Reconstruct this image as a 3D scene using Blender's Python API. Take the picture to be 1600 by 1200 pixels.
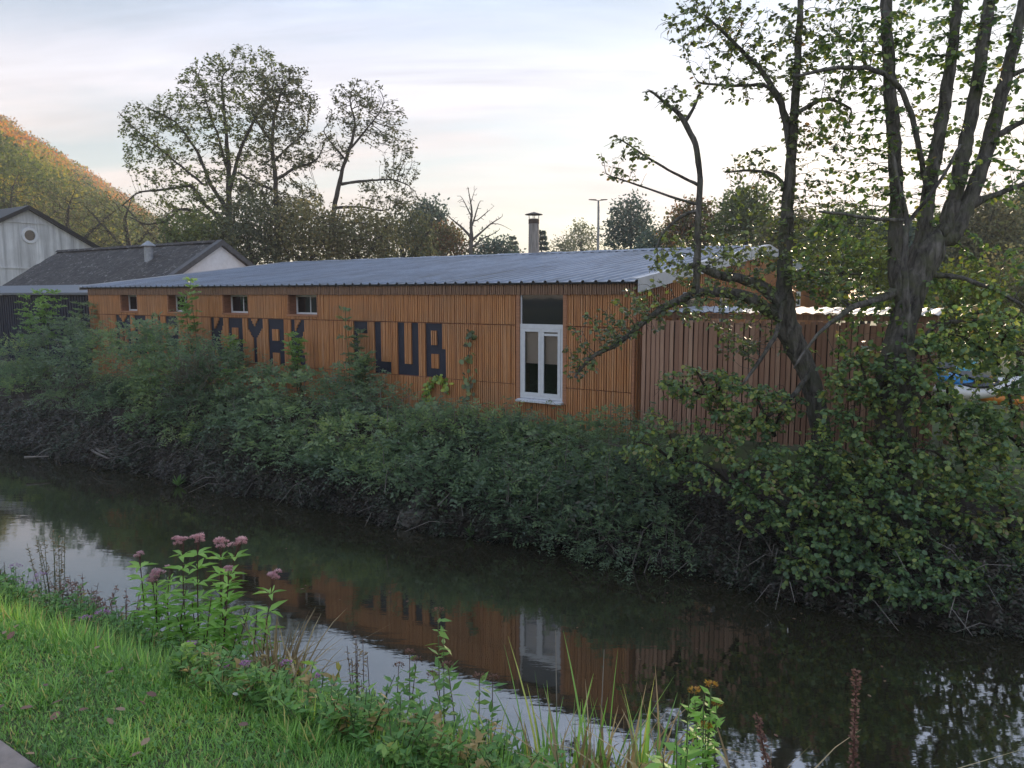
import bpy, math, random
import numpy as np
from mathutils import Vector, Matrix

# ------------------------------------------------------------------ camera, sky, sun, exposure
for o in list(bpy.data.objects):
    bpy.data.objects.remove(o)
SC = bpy.context.scene
COL = SC.collection
F, PITCH, ZC = 1200.0, math.radians(6.6), 4.06           # focal length in photo pixels, tilt down, eye above the water
cam_d = bpy.data.cameras.new('camera')
cam_d.sensor_width = 36.0
cam_d.lens = 36.0 * F / 1600.0
cam_d.clip_start, cam_d.clip_end = 0.05, 3000.0
cam = bpy.data.objects.new('camera', cam_d)
COL.objects.link(cam)
cam.location = (0, 0, ZC)
cam.rotation_euler = (math.radians(90) - PITCH, 0, 0)
SC.camera = cam

SUN_AZ, SUN_EL = math.radians(24.0), math.radians(9.0)     # azimuth clockwise from +Y (the view), elevation
world = bpy.data.worlds.new('World')
SC.world = world
world.use_nodes = True
wt = world.node_tree
for n_ in list(wt.nodes):
    wt.nodes.remove(n_)


def wn(kind, **kw):
    n_ = wt.nodes.new(kind)
    for k, v in kw.items():
        setattr(n_, k, v)
    return n_


def wmath(op, a, b=None, clamp=False):
    m = wn('ShaderNodeMath', operation=op, use_clamp=clamp)
    for i, v in enumerate((a, b)):
        if v is None:
            continue
        if isinstance(v, (int, float)):
            m.inputs[i].default_value = v
        else:
            wt.links.new(v, m.inputs[i])
    return m.outputs[0]


sky = wn('ShaderNodeTexSky', sky_type='NISHITA')
sky.sun_disc = False
sky.sun_elevation = SUN_EL
sky.sun_rotation = SUN_AZ
sky.altitude = 120
sky.air_density = 1.0
sky.dust_density = 0.3
sky.ozone_density = 1.3
tc = wn('ShaderNodeTexCoord')
sep = wn('ShaderNodeSeparateXYZ')
wt.links.new(tc.outputs['Generated'], sep.inputs[0])
# a thin veil of high cloud over the whole dome, projected on a flat layer so that streaks stretch to the horizon
den = wmath('ADD', wmath('MAXIMUM', sep.outputs['Z'], 0.0), 0.22)
comb = wn('ShaderNodeCombineXYZ')
wt.links.new(wmath('DIVIDE', sep.outputs['X'], den), comb.inputs[0])
wt.links.new(wmath('DIVIDE', sep.outputs['Y'], den), comb.inputs[1])
mp = wn('ShaderNodeMapping')
mp.inputs['Rotation'].default_value = (0, 0, math.radians(24))
mp.inputs['Scale'].default_value = (0.55, 1.5, 1.0)
mp.inputs['Location'].default_value = (0.0, 4.4, 0.0)
wt.links.new(comb.outputs[0], mp.inputs['Vector'])
nz = wn('ShaderNodeTexNoise')
nz.inputs['Scale'].default_value = 1.15
nz.inputs['Detail'].default_value = 7.0
nz.inputs['Roughness'].default_value = 0.55
nz.inputs['Distortion'].default_value = 0.35
wt.links.new(mp.outputs[0], nz.inputs['Vector'])
cr = wn('ShaderNodeValToRGB')
cr.color_ramp.elements[0].position = 0.38
cr.color_ramp.elements[0].color = (0.22, 0.22, 0.22, 1)
cr.color_ramp.elements[1].position = 0.57
cr.color_ramp.elements[1].color = (0.95, 0.95, 0.95, 1)
wt.links.new(nz.outputs['Fac'], cr.inputs[0])
# veil colour: lilac white high up, peach towards the horizon, brighter round the sun behind it
elev = wn('ShaderNodeValToRGB')
e0, e1 = elev.color_ramp.elements
e0.position, e0.color = 0.0, (1.0, 0.82, 0.66, 1)
e1.position, e1.color = 0.60, (0.60, 0.74, 1.02, 1)
e2 = elev.color_ramp.elements.new(0.16)
e2.color = (0.93, 0.84, 0.81, 1)
e3 = elev.color_ramp.elements.new(0.34)
e3.color = (0.655, 0.75, 0.97, 1)
wt.links.new(sep.outputs['Z'], elev.inputs[0])
sunv = wn('ShaderNodeVectorMath', operation='DOT_PRODUCT')
sunv.inputs[1].default_value = (math.sin(SUN_AZ) * math.cos(SUN_EL), math.cos(SUN_AZ) * math.cos(SUN_EL), math.sin(SUN_EL))
wt.links.new(tc.outputs['Generated'], sunv.inputs[0])
dotp = wmath('MAXIMUM', sunv.outputs['Value'], 0.0)
glow = wmath('ADD', wmath('MULTIPLY', wmath('POWER', dotp, 40.0), 0.55), wmath('MULTIPLY', wmath('POWER', dotp, 6.0), 0.12))
VEIL = 7.1
mp2 = wn('ShaderNodeMapping')
mp2.inputs['Rotation'].default_value = (0, 0, math.radians(-16))
mp2.inputs['Scale'].default_value = (0.7, 3.6, 1.0)
wt.links.new(comb.outputs[0], mp2.inputs['Vector'])
nz2 = wn('ShaderNodeTexNoise')
nz2.inputs['Scale'].default_value = 1.7
nz2.inputs['Detail'].default_value = 8.0
nz2.inputs['Roughness'].default_value = 0.6
nz2.inputs['Distortion'].default_value = 0.5
wt.links.new(mp2.outputs[0], nz2.inputs['Vector'])
streak = wmath('ADD', wmath('MULTIPLY', wmath('SUBTRACT', nz2.outputs['Fac'], 0.5), 0.85), 1.0)
gain = wmath('MULTIPLY', wmath('MULTIPLY', wmath('ADD', glow, 0.92), streak), VEIL)
vs = wn('ShaderNodeVectorMath', operation='SCALE')
wt.links.new(elev.outputs[0], vs.inputs[0])
wt.links.new(gain, vs.inputs['Scale'])
mx = wn('ShaderNodeMix', data_type='RGBA')
wt.links.new(cr.outputs[0], mx.inputs[0])
wt.links.new(sky.outputs[0], mx.inputs[6])
wt.links.new(vs.outputs[0], mx.inputs[7])
bg = wn('ShaderNodeBackground')
bg.inputs['Strength'].default_value = 0.055
wt.links.new(mx.outputs[2], bg.inputs['Color'])
wo = wn('ShaderNodeOutputWorld')
wt.links.new(bg.outputs[0], wo.inputs['Surface'])

sun_d = bpy.data.lights.new('sun', 'SUN')
sun_d.energy = 3.0
sun_d.angle = math.radians(4.0)
sun_d.color = (1.0, 0.78, 0.54)
sun = bpy.data.objects.new('sun', sun_d)
COL.objects.link(sun)
sdir = Vector((math.sin(SUN_AZ) * math.cos(SUN_EL), math.cos(SUN_AZ) * math.cos(SUN_EL), math.sin(SUN_EL)))
sun.rotation_euler = sdir.to_track_quat('Z', 'Y').to_euler()
sun.location = (60, 130, 60)

SC.view_settings.view_transform = 'Standard'
SC.view_settings.look = 'None'
SC.view_settings.gamma = 1.0
SC.view_settings.exposure = 1.8
SC.view_settings.use_curve_mapping = False
SC.cycles.use_denoising = True
SC.cycles.max_bounces = 6
SC.cycles.diffuse_bounces = 3
SC.cycles.glossy_bounces = 3
SC.cycles.transmission_bounces = 4
SC.cycles.transparent_max_bounces = 8
SC.cycles.caustics_reflective = False
SC.cycles.caustics_refractive = False

rng = np.random.default_rng(11)
random.seed(5)

# ------------------------------------------------------------------ photo pixel -> direction, river frame
ANG = math.radians(-34.2)                                  # the river, the clubhouse wall and the path run along W
W = np.array((math.cos(ANG), math.sin(ANG)))               # along the wall, to the right in the photo
N = np.array((-math.sin(ANG), math.cos(ANG)))              # across the river, away from the camera


def ray(px, py):
    a, b = (px - 800) / F, -(py - 600) / F
    return np.array((a, math.cos(PITCH) + b * math.sin(PITCH), -math.sin(PITCH) + b * math.cos(PITCH)))


def at_y(px, py, Y):
    d = ray(px, py)
    return np.array((0, 0, ZC)) + d * (Y / d[1])


def at_q(px, py, q):
    d = ray(px, py)
    return np.array((0, 0, ZC)) + d * (q / (d[0] * N[0] + d[1] * N[1]))


def at_z(px, py, z):
    d = ray(px, py)
    return np.array((0, 0, ZC)) + d * ((z - ZC) / d[2])


def SQ(p):
    return float(p[0] * W[0] + p[1] * W[1]), float(p[0] * N[0] + p[1] * N[1])


def XY(s, q):
    return np.array((s * W[0] + q * N[0], s * W[1] + q * N[1]))


# ------------------------------------------------------------------ materials
def new_mat(name):
    m = bpy.data.materials.new(name)
    m.use_nodes = True
    nt = m.node_tree
    b = nt.nodes['Principled BSDF']
    return m, nt, b


def ramp(nt, stops, fac=None, interp='LINEAR'):
    r = nt.nodes.new('ShaderNodeValToRGB')
    r.color_ramp.interpolation = interp
    el = r.color_ramp.elements
    while len(el) > 1:
        el.remove(el[-1])
    el[0].position, el[0].color = stops[0][0], (*stops[0][1], 1)
    for p, c in stops[1:]:
        e = el.new(p)
        e.color = (*c, 1)
    if fac is not None:
        nt.links.new(fac, r.inputs[0])
    return r.outputs[0]


def noise(nt, scale, detail=4, rough=0.55, vscale=None, coord='Object', w=None, dist=0.0):
    t = nt.nodes.new('ShaderNodeTexCoord')
    v = t.outputs[coord]
    if vscale is not None:
        mpn = nt.nodes.new('ShaderNodeMapping')
        mpn.inputs['Scale'].default_value = vscale
        nt.links.new(v, mpn.inputs['Vector'])
        v = mpn.outputs[0]
    n_ = nt.nodes.new('ShaderNodeTexNoise')
    n_.inputs['Scale'].default_value = scale
    n_.inputs['Detail'].default_value = detail
    n_.inputs['Roughness'].default_value = rough
    n_.inputs['Distortion'].default_value = dist
    nt.links.new(v, n_.inputs['Vector'])
    return n_.outputs['Fac']


def bump(nt, b, h, strength=0.4, distance=0.02):
    bn = nt.nodes.new('ShaderNodeBump')
    bn.inputs['Strength'].default_value = strength
    bn.inputs['Distance'].default_value = distance
    nt.links.new(h, bn.inputs['Height'])
    nt.links.new(bn.outputs[0], b.inputs['Normal'])


def mix_col(nt, a, b, fac, mode='MIX'):
    m = nt.nodes.new('ShaderNodeMix')
    m.data_type = 'RGBA'
    m.blend_type = mode
    for sock, v in ((m.inputs[6], a), (m.inputs[7], b)):
        if isinstance(v, tuple):
            sock.default_value = (*v, 1)
        else:
            nt.links.new(v, sock)
    if isinstance(fac, (int, float)):
        m.inputs[0].default_value = fac
    else:
        nt.links.new(fac, m.inputs[0])
    return m.outputs[2]


def simple(name, col, rough=0.7, metal=0.0, var=0.25, scale=6.0, vscale=None, bmp=0.0, spec=0.4):
    m, nt, b = new_mat(name)
    f = noise(nt, scale, 5, 0.6, vscale)
    lo = tuple(c * (1 - var) for c in col)
    hi = tuple(min(1, c * (1 + var)) for c in col)
    nt.links.new(ramp(nt, [(0.3, lo), (0.7, hi)], f), b.inputs['Base Color'])
    b.inputs['Roughness'].default_value = rough
    b.inputs['Metallic'].default_value = metal
    b.inputs['Specular IOR Level'].default_value = spec
    if bmp:
        bump(nt, b, f, bmp, 0.02)
    return m


LEAF_GAIN = 2.25


def leafmat(name, stops, trans=0.35, rough=0.42, spec=0.6, gain=None):
    """leaf colour picked per leaf from the face attribute v"""
    m, nt, b = new_mat(name)
    at = nt.nodes.new('ShaderNodeAttribute')
    at.attribute_name = 'v'
    c = ramp(nt, [(p_, tuple(min(0.85, v_ * (gain or (LEAF_GAIN if max(c_) < 0.30 else 1.15))) for v_ in c_)) for p_, c_ in stops], at.outputs['Fac'])
    nt.links.new(c, b.inputs['Base Color'])
    b.inputs['Roughness'].default_value = rough
    b.inputs['Specular IOR Level'].default_value = spec
    tr = nt.nodes.new('ShaderNodeBsdfTranslucent')
    g = nt.nodes.new('ShaderNodeHueSaturation')
    g.inputs['Saturation'].default_value = 1.15
    g.inputs['Value'].default_value = 1.2
    nt.links.new(c, g.inputs['Color'])
    nt.links.new(g.outputs[0], tr.inputs['Color'])
    ms = nt.nodes.new('ShaderNodeMixShader')
    ms.inputs[0].default_value = trans
    out = nt.nodes['Material Output']
    nt.links.new(b.outputs[0], ms.inputs[1])
    nt.links.new(tr.outputs[0], ms.inputs[2])
    nt.links.new(ms.outputs[0], out.inputs['Surface'])
    return m


def bark(name, dark, light, scale=9.0, moss=0.0):
    m, nt, b = new_mat(name)
    f = noise(nt, scale, 8, 0.65, (1.0, 1.0, 0.28), dist=0.6)
    f2 = noise(nt, scale * 0.3, 5, 0.65)
    c = ramp(nt, [(0.32, dark), (0.70, light)], f)
    if moss:
        c = mix_col(nt, c, (0.12, 0.13, 0.075), ramp(nt, [(0.50, (0, 0, 0)), (0.66, (moss, moss, moss))], f2))
    nt.links.new(c, b.inputs['Base Color'])
    b.inputs['Roughness'].default_value = 0.9
    b.inputs['Specular IOR Level'].default_value = 0.2
    bump(nt, b, f, 1.0, 0.05)
    return m


M = {}
# stained larch slats: hue varies slat by slat, streaks along the grain, rain marks
m, nt, b = new_mat('larch_slats')
f1 = noise(nt, 1.0, 2, 0.5, (19.3, 0.6, 0.35))
f2 = noise(nt, 1.0, 6, 0.65, (60.0, 20.0, 2.5))
f3 = noise(nt, 0.8, 4, 0.6, (1.0, 1.0, 1.6))
c = ramp(nt, [(0.24, (0.30, 0.14, 0.072)), (0.42, (0.49, 0.215, 0.088)), (0.58, (0.58, 0.275, 0.115)), (0.78, (0.66, 0.39, 0.235))], f1)
c = mix_col(nt, c, (0.20, 0.09, 0.05), ramp(nt, [(0.50, (0, 0, 0)), (0.72, (0.7, 0.7, 0.7))], f2))
c = mix_col(nt, c, (0.38, 0.22, 0.125), ramp(nt, [(0.45, (0, 0, 0)), (0.72, (0.6, 0.6, 0.6))], f3))
nt.links.new(c, b.inputs['Base Color'])
b.inputs['Roughness'].default_value = 0.62
b.inputs['Specular IOR Level'].default_value = 0.3
bump(nt, b, f2, 0.25, 0.01)
M['larch'] = m
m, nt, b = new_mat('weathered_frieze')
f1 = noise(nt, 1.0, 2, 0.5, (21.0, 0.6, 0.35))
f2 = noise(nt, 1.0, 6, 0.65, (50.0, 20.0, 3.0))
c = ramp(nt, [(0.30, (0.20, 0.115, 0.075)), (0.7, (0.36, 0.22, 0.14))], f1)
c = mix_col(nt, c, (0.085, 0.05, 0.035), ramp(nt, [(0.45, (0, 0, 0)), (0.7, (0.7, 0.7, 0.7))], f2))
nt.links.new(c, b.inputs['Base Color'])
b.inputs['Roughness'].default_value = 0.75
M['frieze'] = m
M['backing'] = simple('dark_backing', (0.045, 0.022, 0.014), 0.85, var=0.3)
M['reveal'] = simple('reveal_board', (0.27, 0.125, 0.075), 0.75, var=0.25, scale=3, vscale=(2, 2, 10))
M['trim_wood'] = simple('trim_board', (0.40, 0.19, 0.105), 0.65, var=0.25, scale=3, vscale=(1, 1, 12))
M['navy'] = simple('navy_letter_panel', (0.024, 0.029, 0.050), 0.55, var=0.2, scale=5)
m, nt, b = new_mat('fence_wood')
f1 = noise(nt, 1.0, 2, 0.5, (9.7, 0.5, 0.3))
f2 = noise(nt, 1.0, 6, 0.65, (45.0, 30.0, 2.2))
oi = nt.nodes.new('ShaderNodeObjectInfo')
c = ramp(nt, [(0.0, (0.31, 0.17, 0.115)), (0.5, (0.43, 0.25, 0.17)), (1.0, (0.56, 0.36, 0.26))], oi.outputs['Random'])
c = mix_col(nt, c, (0.36, 0.20, 0.14), ramp(nt, [(0.3, (0, 0, 0)), (0.7, (0.5, 0.5, 0.5))], f1))
c = mix_col(nt, c, (0.20, 0.10, 0.07), ramp(nt, [(0.45, (0, 0, 0)), (0.7, (0.7, 0.7, 0.7))], f2))
nt.links.new(c, b.inputs['Base Color'])
b.inputs['Roughness'].default_value = 0.75
M['fence'] = m
M['roof_metal'] = simple('slate_blue_sheet', (0.235, 0.275, 0.35), 0.34, 0.35, var=0.16, scale=1.6, spec=0.6)
m = M['roof_metal']
nt = m.node_tree
b = nt.nodes['Principled BSDF']
old = b.inputs['Base Color'].links[0].from_socket
st1 = noise(nt, 0.9, 7, 0.7, (1.0, 0.25, 1.0), dist=0.8)
c = mix_col(nt, old, (0.17, 0.18, 0.19), ramp(nt, [(0.48, (0, 0, 0)), (0.68, (0.75, 0.75, 0.75))], st1))
nt.links.new(c, b.inputs['Base Color'])
nt.links.new(ramp(nt, [(0.3, (0.26, 0.26, 0.26)), (0.7, (0.52, 0.52, 0.52))], st1), b.inputs['Roughness'])
M['roof_dark'] = simple('roof_underside', (0.03, 0.03, 0.035), 0.7)
M['flashing'] = simple('pale_flashing', (0.50, 0.53, 0.58), 0.45, 0.25, var=0.1, scale=3)
M['white_frame'] = simple('white_painted_frame', (0.70, 0.72, 0.76), 0.4, var=0.06, scale=14)
M['sill'] = simple('flaking_sill', (0.66, 0.68, 0.72), 0.5, var=0.3, scale=26)
m, nt, b = new_mat('window_glass')
b.inputs['Base Color'].default_value = (0.012, 0.014, 0.018, 1)
b.inputs['Roughness'].default_value = 0.03
b.inputs['IOR'].default_value = 1.7
f1 = noise(nt, 1.3, 2, 0.5)
bump(nt, b, f1, 0.03, 0.05)
M['glass'] = m
m, nt, b = new_mat('plain_glass')
gl = nt.nodes.new('ShaderNodeBsdfGlossy')
gl.inputs['Roughness'].default_value = 0.02
tp = nt.nodes.new('ShaderNodeBsdfTransparent')
tp.inputs['Color'].default_value = (0.86, 0.88, 0.88, 1)
fr_ = nt.nodes.new('ShaderNodeFresnel')
fr_.inputs['IOR'].default_value = 1.5
ms_ = nt.nodes.new('ShaderNodeMixShader')
nt.links.new(fr_.outputs[0], ms_.inputs[0])
nt.links.new(tp.outputs[0], ms_.inputs[1])
nt.links.new(gl.outputs[0], ms_.inputs[2])
nt.links.new(ms_.outputs[0], nt.nodes['Material Output'].inputs['Surface'])
M['clear'] = m
M['sky_tint_panel'] = simple('peach_sky_tint', (0.86, 0.66, 0.58), 0.8, var=0.06)  # pink sky light in the panes, put into a flat peach colour
M['interior'] = simple('interior_dark', (0.05, 0.045, 0.042), 0.9)
# old barn: mossy slates
m, nt, b = new_mat('mossy_slates')
f1 = noise(nt, 1.4, 8, 0.72, (1.2, 1.2, 2.2), dist=1.0)
f2 = noise(nt, 7.0, 6, 0.7)
f3 = noise(nt, 3.2, 8, 0.78, (1.0, 1.0, 1.6), dist=1.4)
c = ramp(nt, [(0.38, (0.026, 0.024, 0.026)), (0.56, (0.060, 0.054, 0.052)), (0.70, (0.105, 0.092, 0.078))], f1)
c = mix_col(nt, c, (0.30, 0.295, 0.28), ramp(nt, [(0.55, (0, 0, 0)), (0.63, (0.85, 0.85, 0.85))], f3))
c = mix_col(nt, c, (0.020, 0.019, 0.022), ramp(nt, [(0.50, (0, 0, 0)), (0.62, (0.8, 0.8, 0.8))], f2))
nt.links.new(c, b.inputs['Base Color'])
b.inputs['Roughness'].default_value = 0.8
bump(nt, b, f2, 0.5, 0.03)
M['slates'] = m
M['white_wall'] = simple('white_render', (0.80, 0.82, 0.85), 0.85, var=0.09, scale=5)
M['barge'] = simple('grey_barge_board', (0.085, 0.085, 0.09), 0.6)
M['galv'] = simple('galvanised', (0.36, 0.38, 0.41), 0.55, 0.4, var=0.2, scale=8)
# warehouse: streaked concrete panels
m, nt, b = new_mat('streaked_concrete')
f1 = noise(nt, 1.0, 8, 0.7, (3.4, 3.4, 0.16))
f2 = noise(nt, 0.5, 5, 0.6)
c = ramp(nt, [(0.34, (0.30, 0.31, 0.32)), (0.50, (0.62, 0.64, 0.66)), (0.64, (0.78, 0.80, 0.82))], f1)
c = mix_col(nt, c, (0.42, 0.43, 0.44), ramp(nt, [(0.42, (0, 0, 0)), (0.66, (0.8, 0.8, 0.8))], f2))
nt.links.new(c, b.inputs['Base Color'])
b.inputs['Roughness'].default_value = 0.9
M['concrete'] = m
M['navy_sheet'] = simple('navy_cladding', (0.022, 0.028, 0.052), 0.5, 0.1, var=0.15, scale=2)
M['shed_roof'] = simple('grey_felt_roof', (0.15, 0.17, 0.20), 0.5, 0.2, var=0.12)
M['black_trim'] = simple('black_verge', (0.016, 0.017, 0.02), 0.5)
M['tin_flue'] = simple('streaked_flue', (0.30, 0.275, 0.25), 0.6, 0.2, var=0.4, scale=2.2, vscale=(10, 10, 1.0))
M['rust'] = simple('brown_cowl', (0.10, 0.075, 0.06), 0.6, 0.3)
M['lamp_post'] = simple('lamp_post_grey', (0.30, 0.30, 0.30), 0.5, 0.3)
M['soil'] = simple('bank_soil', (0.055, 0.043, 0.033), 0.95, var=0.4, scale=3, bmp=0.6)
m, nt, b = new_mat('ground_soil_grass')
f1 = noise(nt, 2.4, 6, 0.65)
nt.links.new(ramp(nt, [(0.35, (0.085, 0.078, 0.040)), (0.6, (0.095, 0.14, 0.045))], f1), b.inputs['Base Color'])
b.inputs['Roughness'].default_value = 0.95
bump(nt, b, f1, 0.5, 0.03)
M['ground'] = m
M['slab'] = simple('concrete_slab', (0.27, 0.235, 0.215), 0.85, var=0.22, scale=9, bmp=0.2)
M['joint'] = simple('path_bed', (0.06, 0.052, 0.045), 0.95, var=0.3, scale=20)
M['stone'] = simple('pale_stone', (0.27, 0.245, 0.215), 0.9, var=0.5, scale=5, bmp=0.8)
M['dead_wood'] = simple('bleached_wood', (0.24, 0.21, 0.185), 0.85, var=0.3, scale=8)
M['plastic_blue'] = simple('blue_hull', (0.03, 0.26, 0.62), 0.35, var=0.1)
M['plastic_white'] = simple('white_hull', (0.78, 0.77, 0.74), 0.4, var=0.06)
M['plastic_teal'] = simple('teal_hull', (0.06, 0.33, 0.40), 0.35, var=0.1)
M['plastic_orange'] = simple('orange_hull', (0.70, 0.26, 0.05), 0.4, var=0.1)
M['paper'] = simple('notice_paper', (0.72, 0.72, 0.68), 0.7, var=0.05)
M['print'] = simple('notice_print', (0.03, 0.035, 0.03), 0.7, var=0.1)
# river: dark body, sharp mirror with fine wind ripples lying across the view
m, nt, b = new_mat('river_water')
b.inputs['Base Color'].default_value = (0.030, 0.027, 0.015, 1)
b.inputs['Roughness'].default_value = 0.035
b.inputs['IOR'].default_value = 3.5
t = nt.nodes.new('ShaderNodeTexCoord')
mpn = nt.nodes.new('ShaderNodeMapping')
mpn.inputs['Rotation'].default_value = (0, 0, math.radians(12))
mpn.inputs['Scale'].default_value = (0.55, 1.6, 1.0)
nt.links.new(t.outputs['Object'], mpn.inputs['Vector'])
n1 = nt.nodes.new('ShaderNodeTexNoise')
n1.inputs['Scale'].default_value = 5.5
n1.inputs['Detail'].default_value = 3.0
n1.inputs['Distortion'].default_value = 0.4
nt.links.new(mpn.outputs[0], n1.inputs['Vector'])
n2 = nt.nodes.new('ShaderNodeTexNoise')
n2.inputs['Scale'].default_value = 0.8
n2.inputs['Detail'].default_value = 2.0
nt.links.new(mpn.outputs[0], n2.inputs['Vector'])
mm = nt.nodes.new('ShaderNodeMath')
mm.operation = 'MULTIPLY_ADD'
nt.links.new(n2.outputs['Fac'], mm.inputs[0])
mm.inputs[1].default_value = 2.4
nt.links.new(n1.outputs['Fac'], mm.inputs[2])
bump(nt, b, mm.outputs[0], 0.10, 0.008)
M['water'] = m

M['bark_alder'] = bark('alder_bark', (0.032, 0.029, 0.027), (0.235, 0.22, 0.20), 15, 0.7)
M['bark_far'] = bark('far_bark', (0.035, 0.032, 0.030), (0.10, 0.09, 0.082), 3)
M['bark_dead'] = bark('dead_bark', (0.075, 0.068, 0.06), (0.17, 0.155, 0.14), 3)
M['twig'] = simple('twig', (0.055, 0.045, 0.034), 0.9, var=0.3)
M['stem_green'] = simple('green_stem', (0.075, 0.105, 0.035), 0.7, var=0.3)
M['stem_red'] = simple('reddish_stem', (0.085, 0.035, 0.03), 0.7, var=0.3)

M['lf_alder'] = leafmat('alder_leaf', [(0, (0.028, 0.052, 0.022)), (0.45, (0.058, 0.092, 0.028)), (0.8, (0.10, 0.135, 0.034)), (0.93, (0.17, 0.18, 0.038)), (1, (0.12, 0.08, 0.03))], 0.32)
M['lf_alder_low'] = leafmat('alder_low_leaf', [(0, (0.032, 0.060, 0.034)), (0.4, (0.062, 0.105, 0.046)), (0.75, (0.105, 0.15, 0.048)), (0.94, (0.19, 0.21, 0.05)), (1, (0.13, 0.10, 0.05))], 0.4)
M['lf_alder_top'] = leafmat('alder_top_leaf', [(0, (0.032, 0.040, 0.022)), (0.5, (0.060, 0.078, 0.030)), (0.85, (0.095, 0.125, 0.034)), (1, (0.10, 0.065, 0.03))], 0.28)
M['lf_ash'] = leafmat('ash_leaf', [(0, (0.035, 0.045, 0.022)), (0.5, (0.065, 0.085, 0.034)), (1, (0.10, 0.12, 0.044))], 0.3, rough=0.7, spec=0.2)
M['lf_dark'] = leafmat('dark_tree_leaf', [(0, (0.024, 0.030, 0.020)), (0.6, (0.045, 0.052, 0.028)), (1, (0.075, 0.070, 0.036))], 0.25, rough=0.7, spec=0.2, gain=3.0)  # gain lightens the leaves, putting distance haze into their colour
M['lf_olive'] = leafmat('olive_tree_leaf', [(0, (0.04, 0.044, 0.026)), (0.5, (0.072, 0.072, 0.036)), (0.8, (0.10, 0.084, 0.042)), (1, (0.085, 0.11, 0.034))], 0.28, rough=0.7, spec=0.2, gain=3.0)  # lightened too: haze on the trees behind the roof is in the colour
M['lf_bluegreen'] = leafmat('blue_green_leaf', [(0, (0.030, 0.046, 0.040)), (0.6, (0.050, 0.072, 0.056)), (1, (0.085, 0.10, 0.07))], 0.25, rough=0.7, spec=0.2)
M['lf_pale'] = leafmat('pale_tree_leaf', [(0, (0.07, 0.078, 0.05)), (0.6, (0.11, 0.115, 0.068)), (1, (0.15, 0.145, 0.085))], 0.3, rough=0.7, spec=0.2)
M['lf_russet'] = leafmat('russet_leaf', [(0, (0.07, 0.05, 0.03)), (0.4, (0.06, 0.07, 0.03)), (0.75, (0.13, 0.065, 0.032)), (1, (0.09, 0.10, 0.04))], 0.3, rough=0.7, spec=0.2)
M['lf_yellowgreen'] = leafmat('yellow_green_leaf', [(0, (0.06, 0.085, 0.024)), (0.5, (0.115, 0.145, 0.034)), (1, (0.20, 0.20, 0.045))], 0.35, gain=1.25, rough=0.7, spec=0.2)
M['lf_hill'] = leafmat('autumn_wood_leaf', [(0, (0.045, 0.060, 0.026)), (0.2, (0.085, 0.105, 0.032)), (0.4, (0.17, 0.155, 0.04)), (0.6, (0.125, 0.090, 0.042)), (0.8, (0.27, 0.155, 0.045)), (1, (0.30, 0.12, 0.04))], 0.45, gain=1.9, rough=0.7, spec=0.2)
M['lf_thicket'] = leafmat('thicket_leaf', [(0, (0.062, 0.058, 0.040)), (0.10, (0.054, 0.074, 0.050)), (0.35, (0.078, 0.112, 0.066)), (0.6, (0.108, 0.148, 0.080)), (0.85, (0.150, 0.195, 0.085)), (1, (0.20, 0.23, 0.095))], 0.48)
M['lf_dry'] = leafmat('dry_undergrowth_leaf', [(0, (0.036, 0.029, 0.023)), (0.35, (0.070, 0.057, 0.045)), (0.6, (0.045, 0.062, 0.036)), (0.8, (0.06, 0.085, 0.045)), (1, (0.125, 0.105, 0.078))], 0.15, gain=1.4)
M['lf_elder'] = leafmat('elder_leaf', [(0, (0.055, 0.095, 0.040)), (0.5, (0.11, 0.175, 0.055)), (1, (0.19, 0.27, 0.075))], 0.35)
M['lf_ivy'] = leafmat('vine_leaf', [(0, (0.06, 0.11, 0.03)), (0.6, (0.15, 0.21, 0.04)), (1, (0.26, 0.27, 0.05))], 0.3)
M['lf_bright'] = leafmat('agrimony_leaf', [(0, (0.075, 0.15, 0.038)), (0.5, (0.15, 0.26, 0.06)), (1, (0.25, 0.36, 0.09))], 0.35, gain=2.3, rough=0.5, spec=0.4)
M['lf_grass'] = leafmat('grass_blade', [(0, (0.056, 0.105, 0.032)), (0.5, (0.105, 0.20, 0.050)), (0.85, (0.165, 0.26, 0.062)), (0.95, (0.24, 0.25, 0.07)), (1, (0.26, 0.19, 0.09))], 0.3, gain=2.6, rough=0.5, spec=0.4)
M['lf_herb'] = leafmat('bank_herb_leaf', [(0, (0.045, 0.095, 0.032)), (0.5, (0.078, 0.155, 0.042)), (0.85, (0.14, 0.21, 0.05)), (1, (0.19, 0.115, 0.06))], 0.3, gain=2.3, rough=0.55, spec=0.35)
M['lf_brown'] = leafmat('withered_leaf', [(0, (0.07, 0.035, 0.030)), (0.6, (0.12, 0.065, 0.042)), (1, (0.17, 0.115, 0.07))], 0.2)
M['lf_straw'] = leafmat('straw_blade', [(0, (0.20, 0.145, 0.085)), (0.6, (0.34, 0.255, 0.145)), (1, (0.44, 0.36, 0.21))], 0.25, gain=1.35, rough=0.7, spec=0.2)
M['lf_yellow'] = leafmat('yellowing_leaf', [(0, (0.20, 0.22, 0.05)), (0.6, (0.42, 0.33, 0.06)), (1, (0.45, 0.22, 0.05))], 0.35, rough=0.6, spec=0.25)
M['fl_pink'] = leafmat('pink_floret', [(0, (0.26, 0.11, 0.13)), (0.5, (0.52, 0.30, 0.34)), (1, (0.72, 0.55, 0.57))], 0.3)
M['fl_purple'] = leafmat('purple_floret', [(0, (0.19, 0.08, 0.17)), (0.6, (0.36, 0.19, 0.38)), (1, (0.55, 0.36, 0.55))], 0.3)
M['fl_orange'] = leafmat('tansy_floret', [(0, (0.25, 0.10, 0.03)), (0.6, (0.55, 0.28, 0.04)), (1, (0.62, 0.42, 0.07))], 0.2, gain=0.9)
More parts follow.
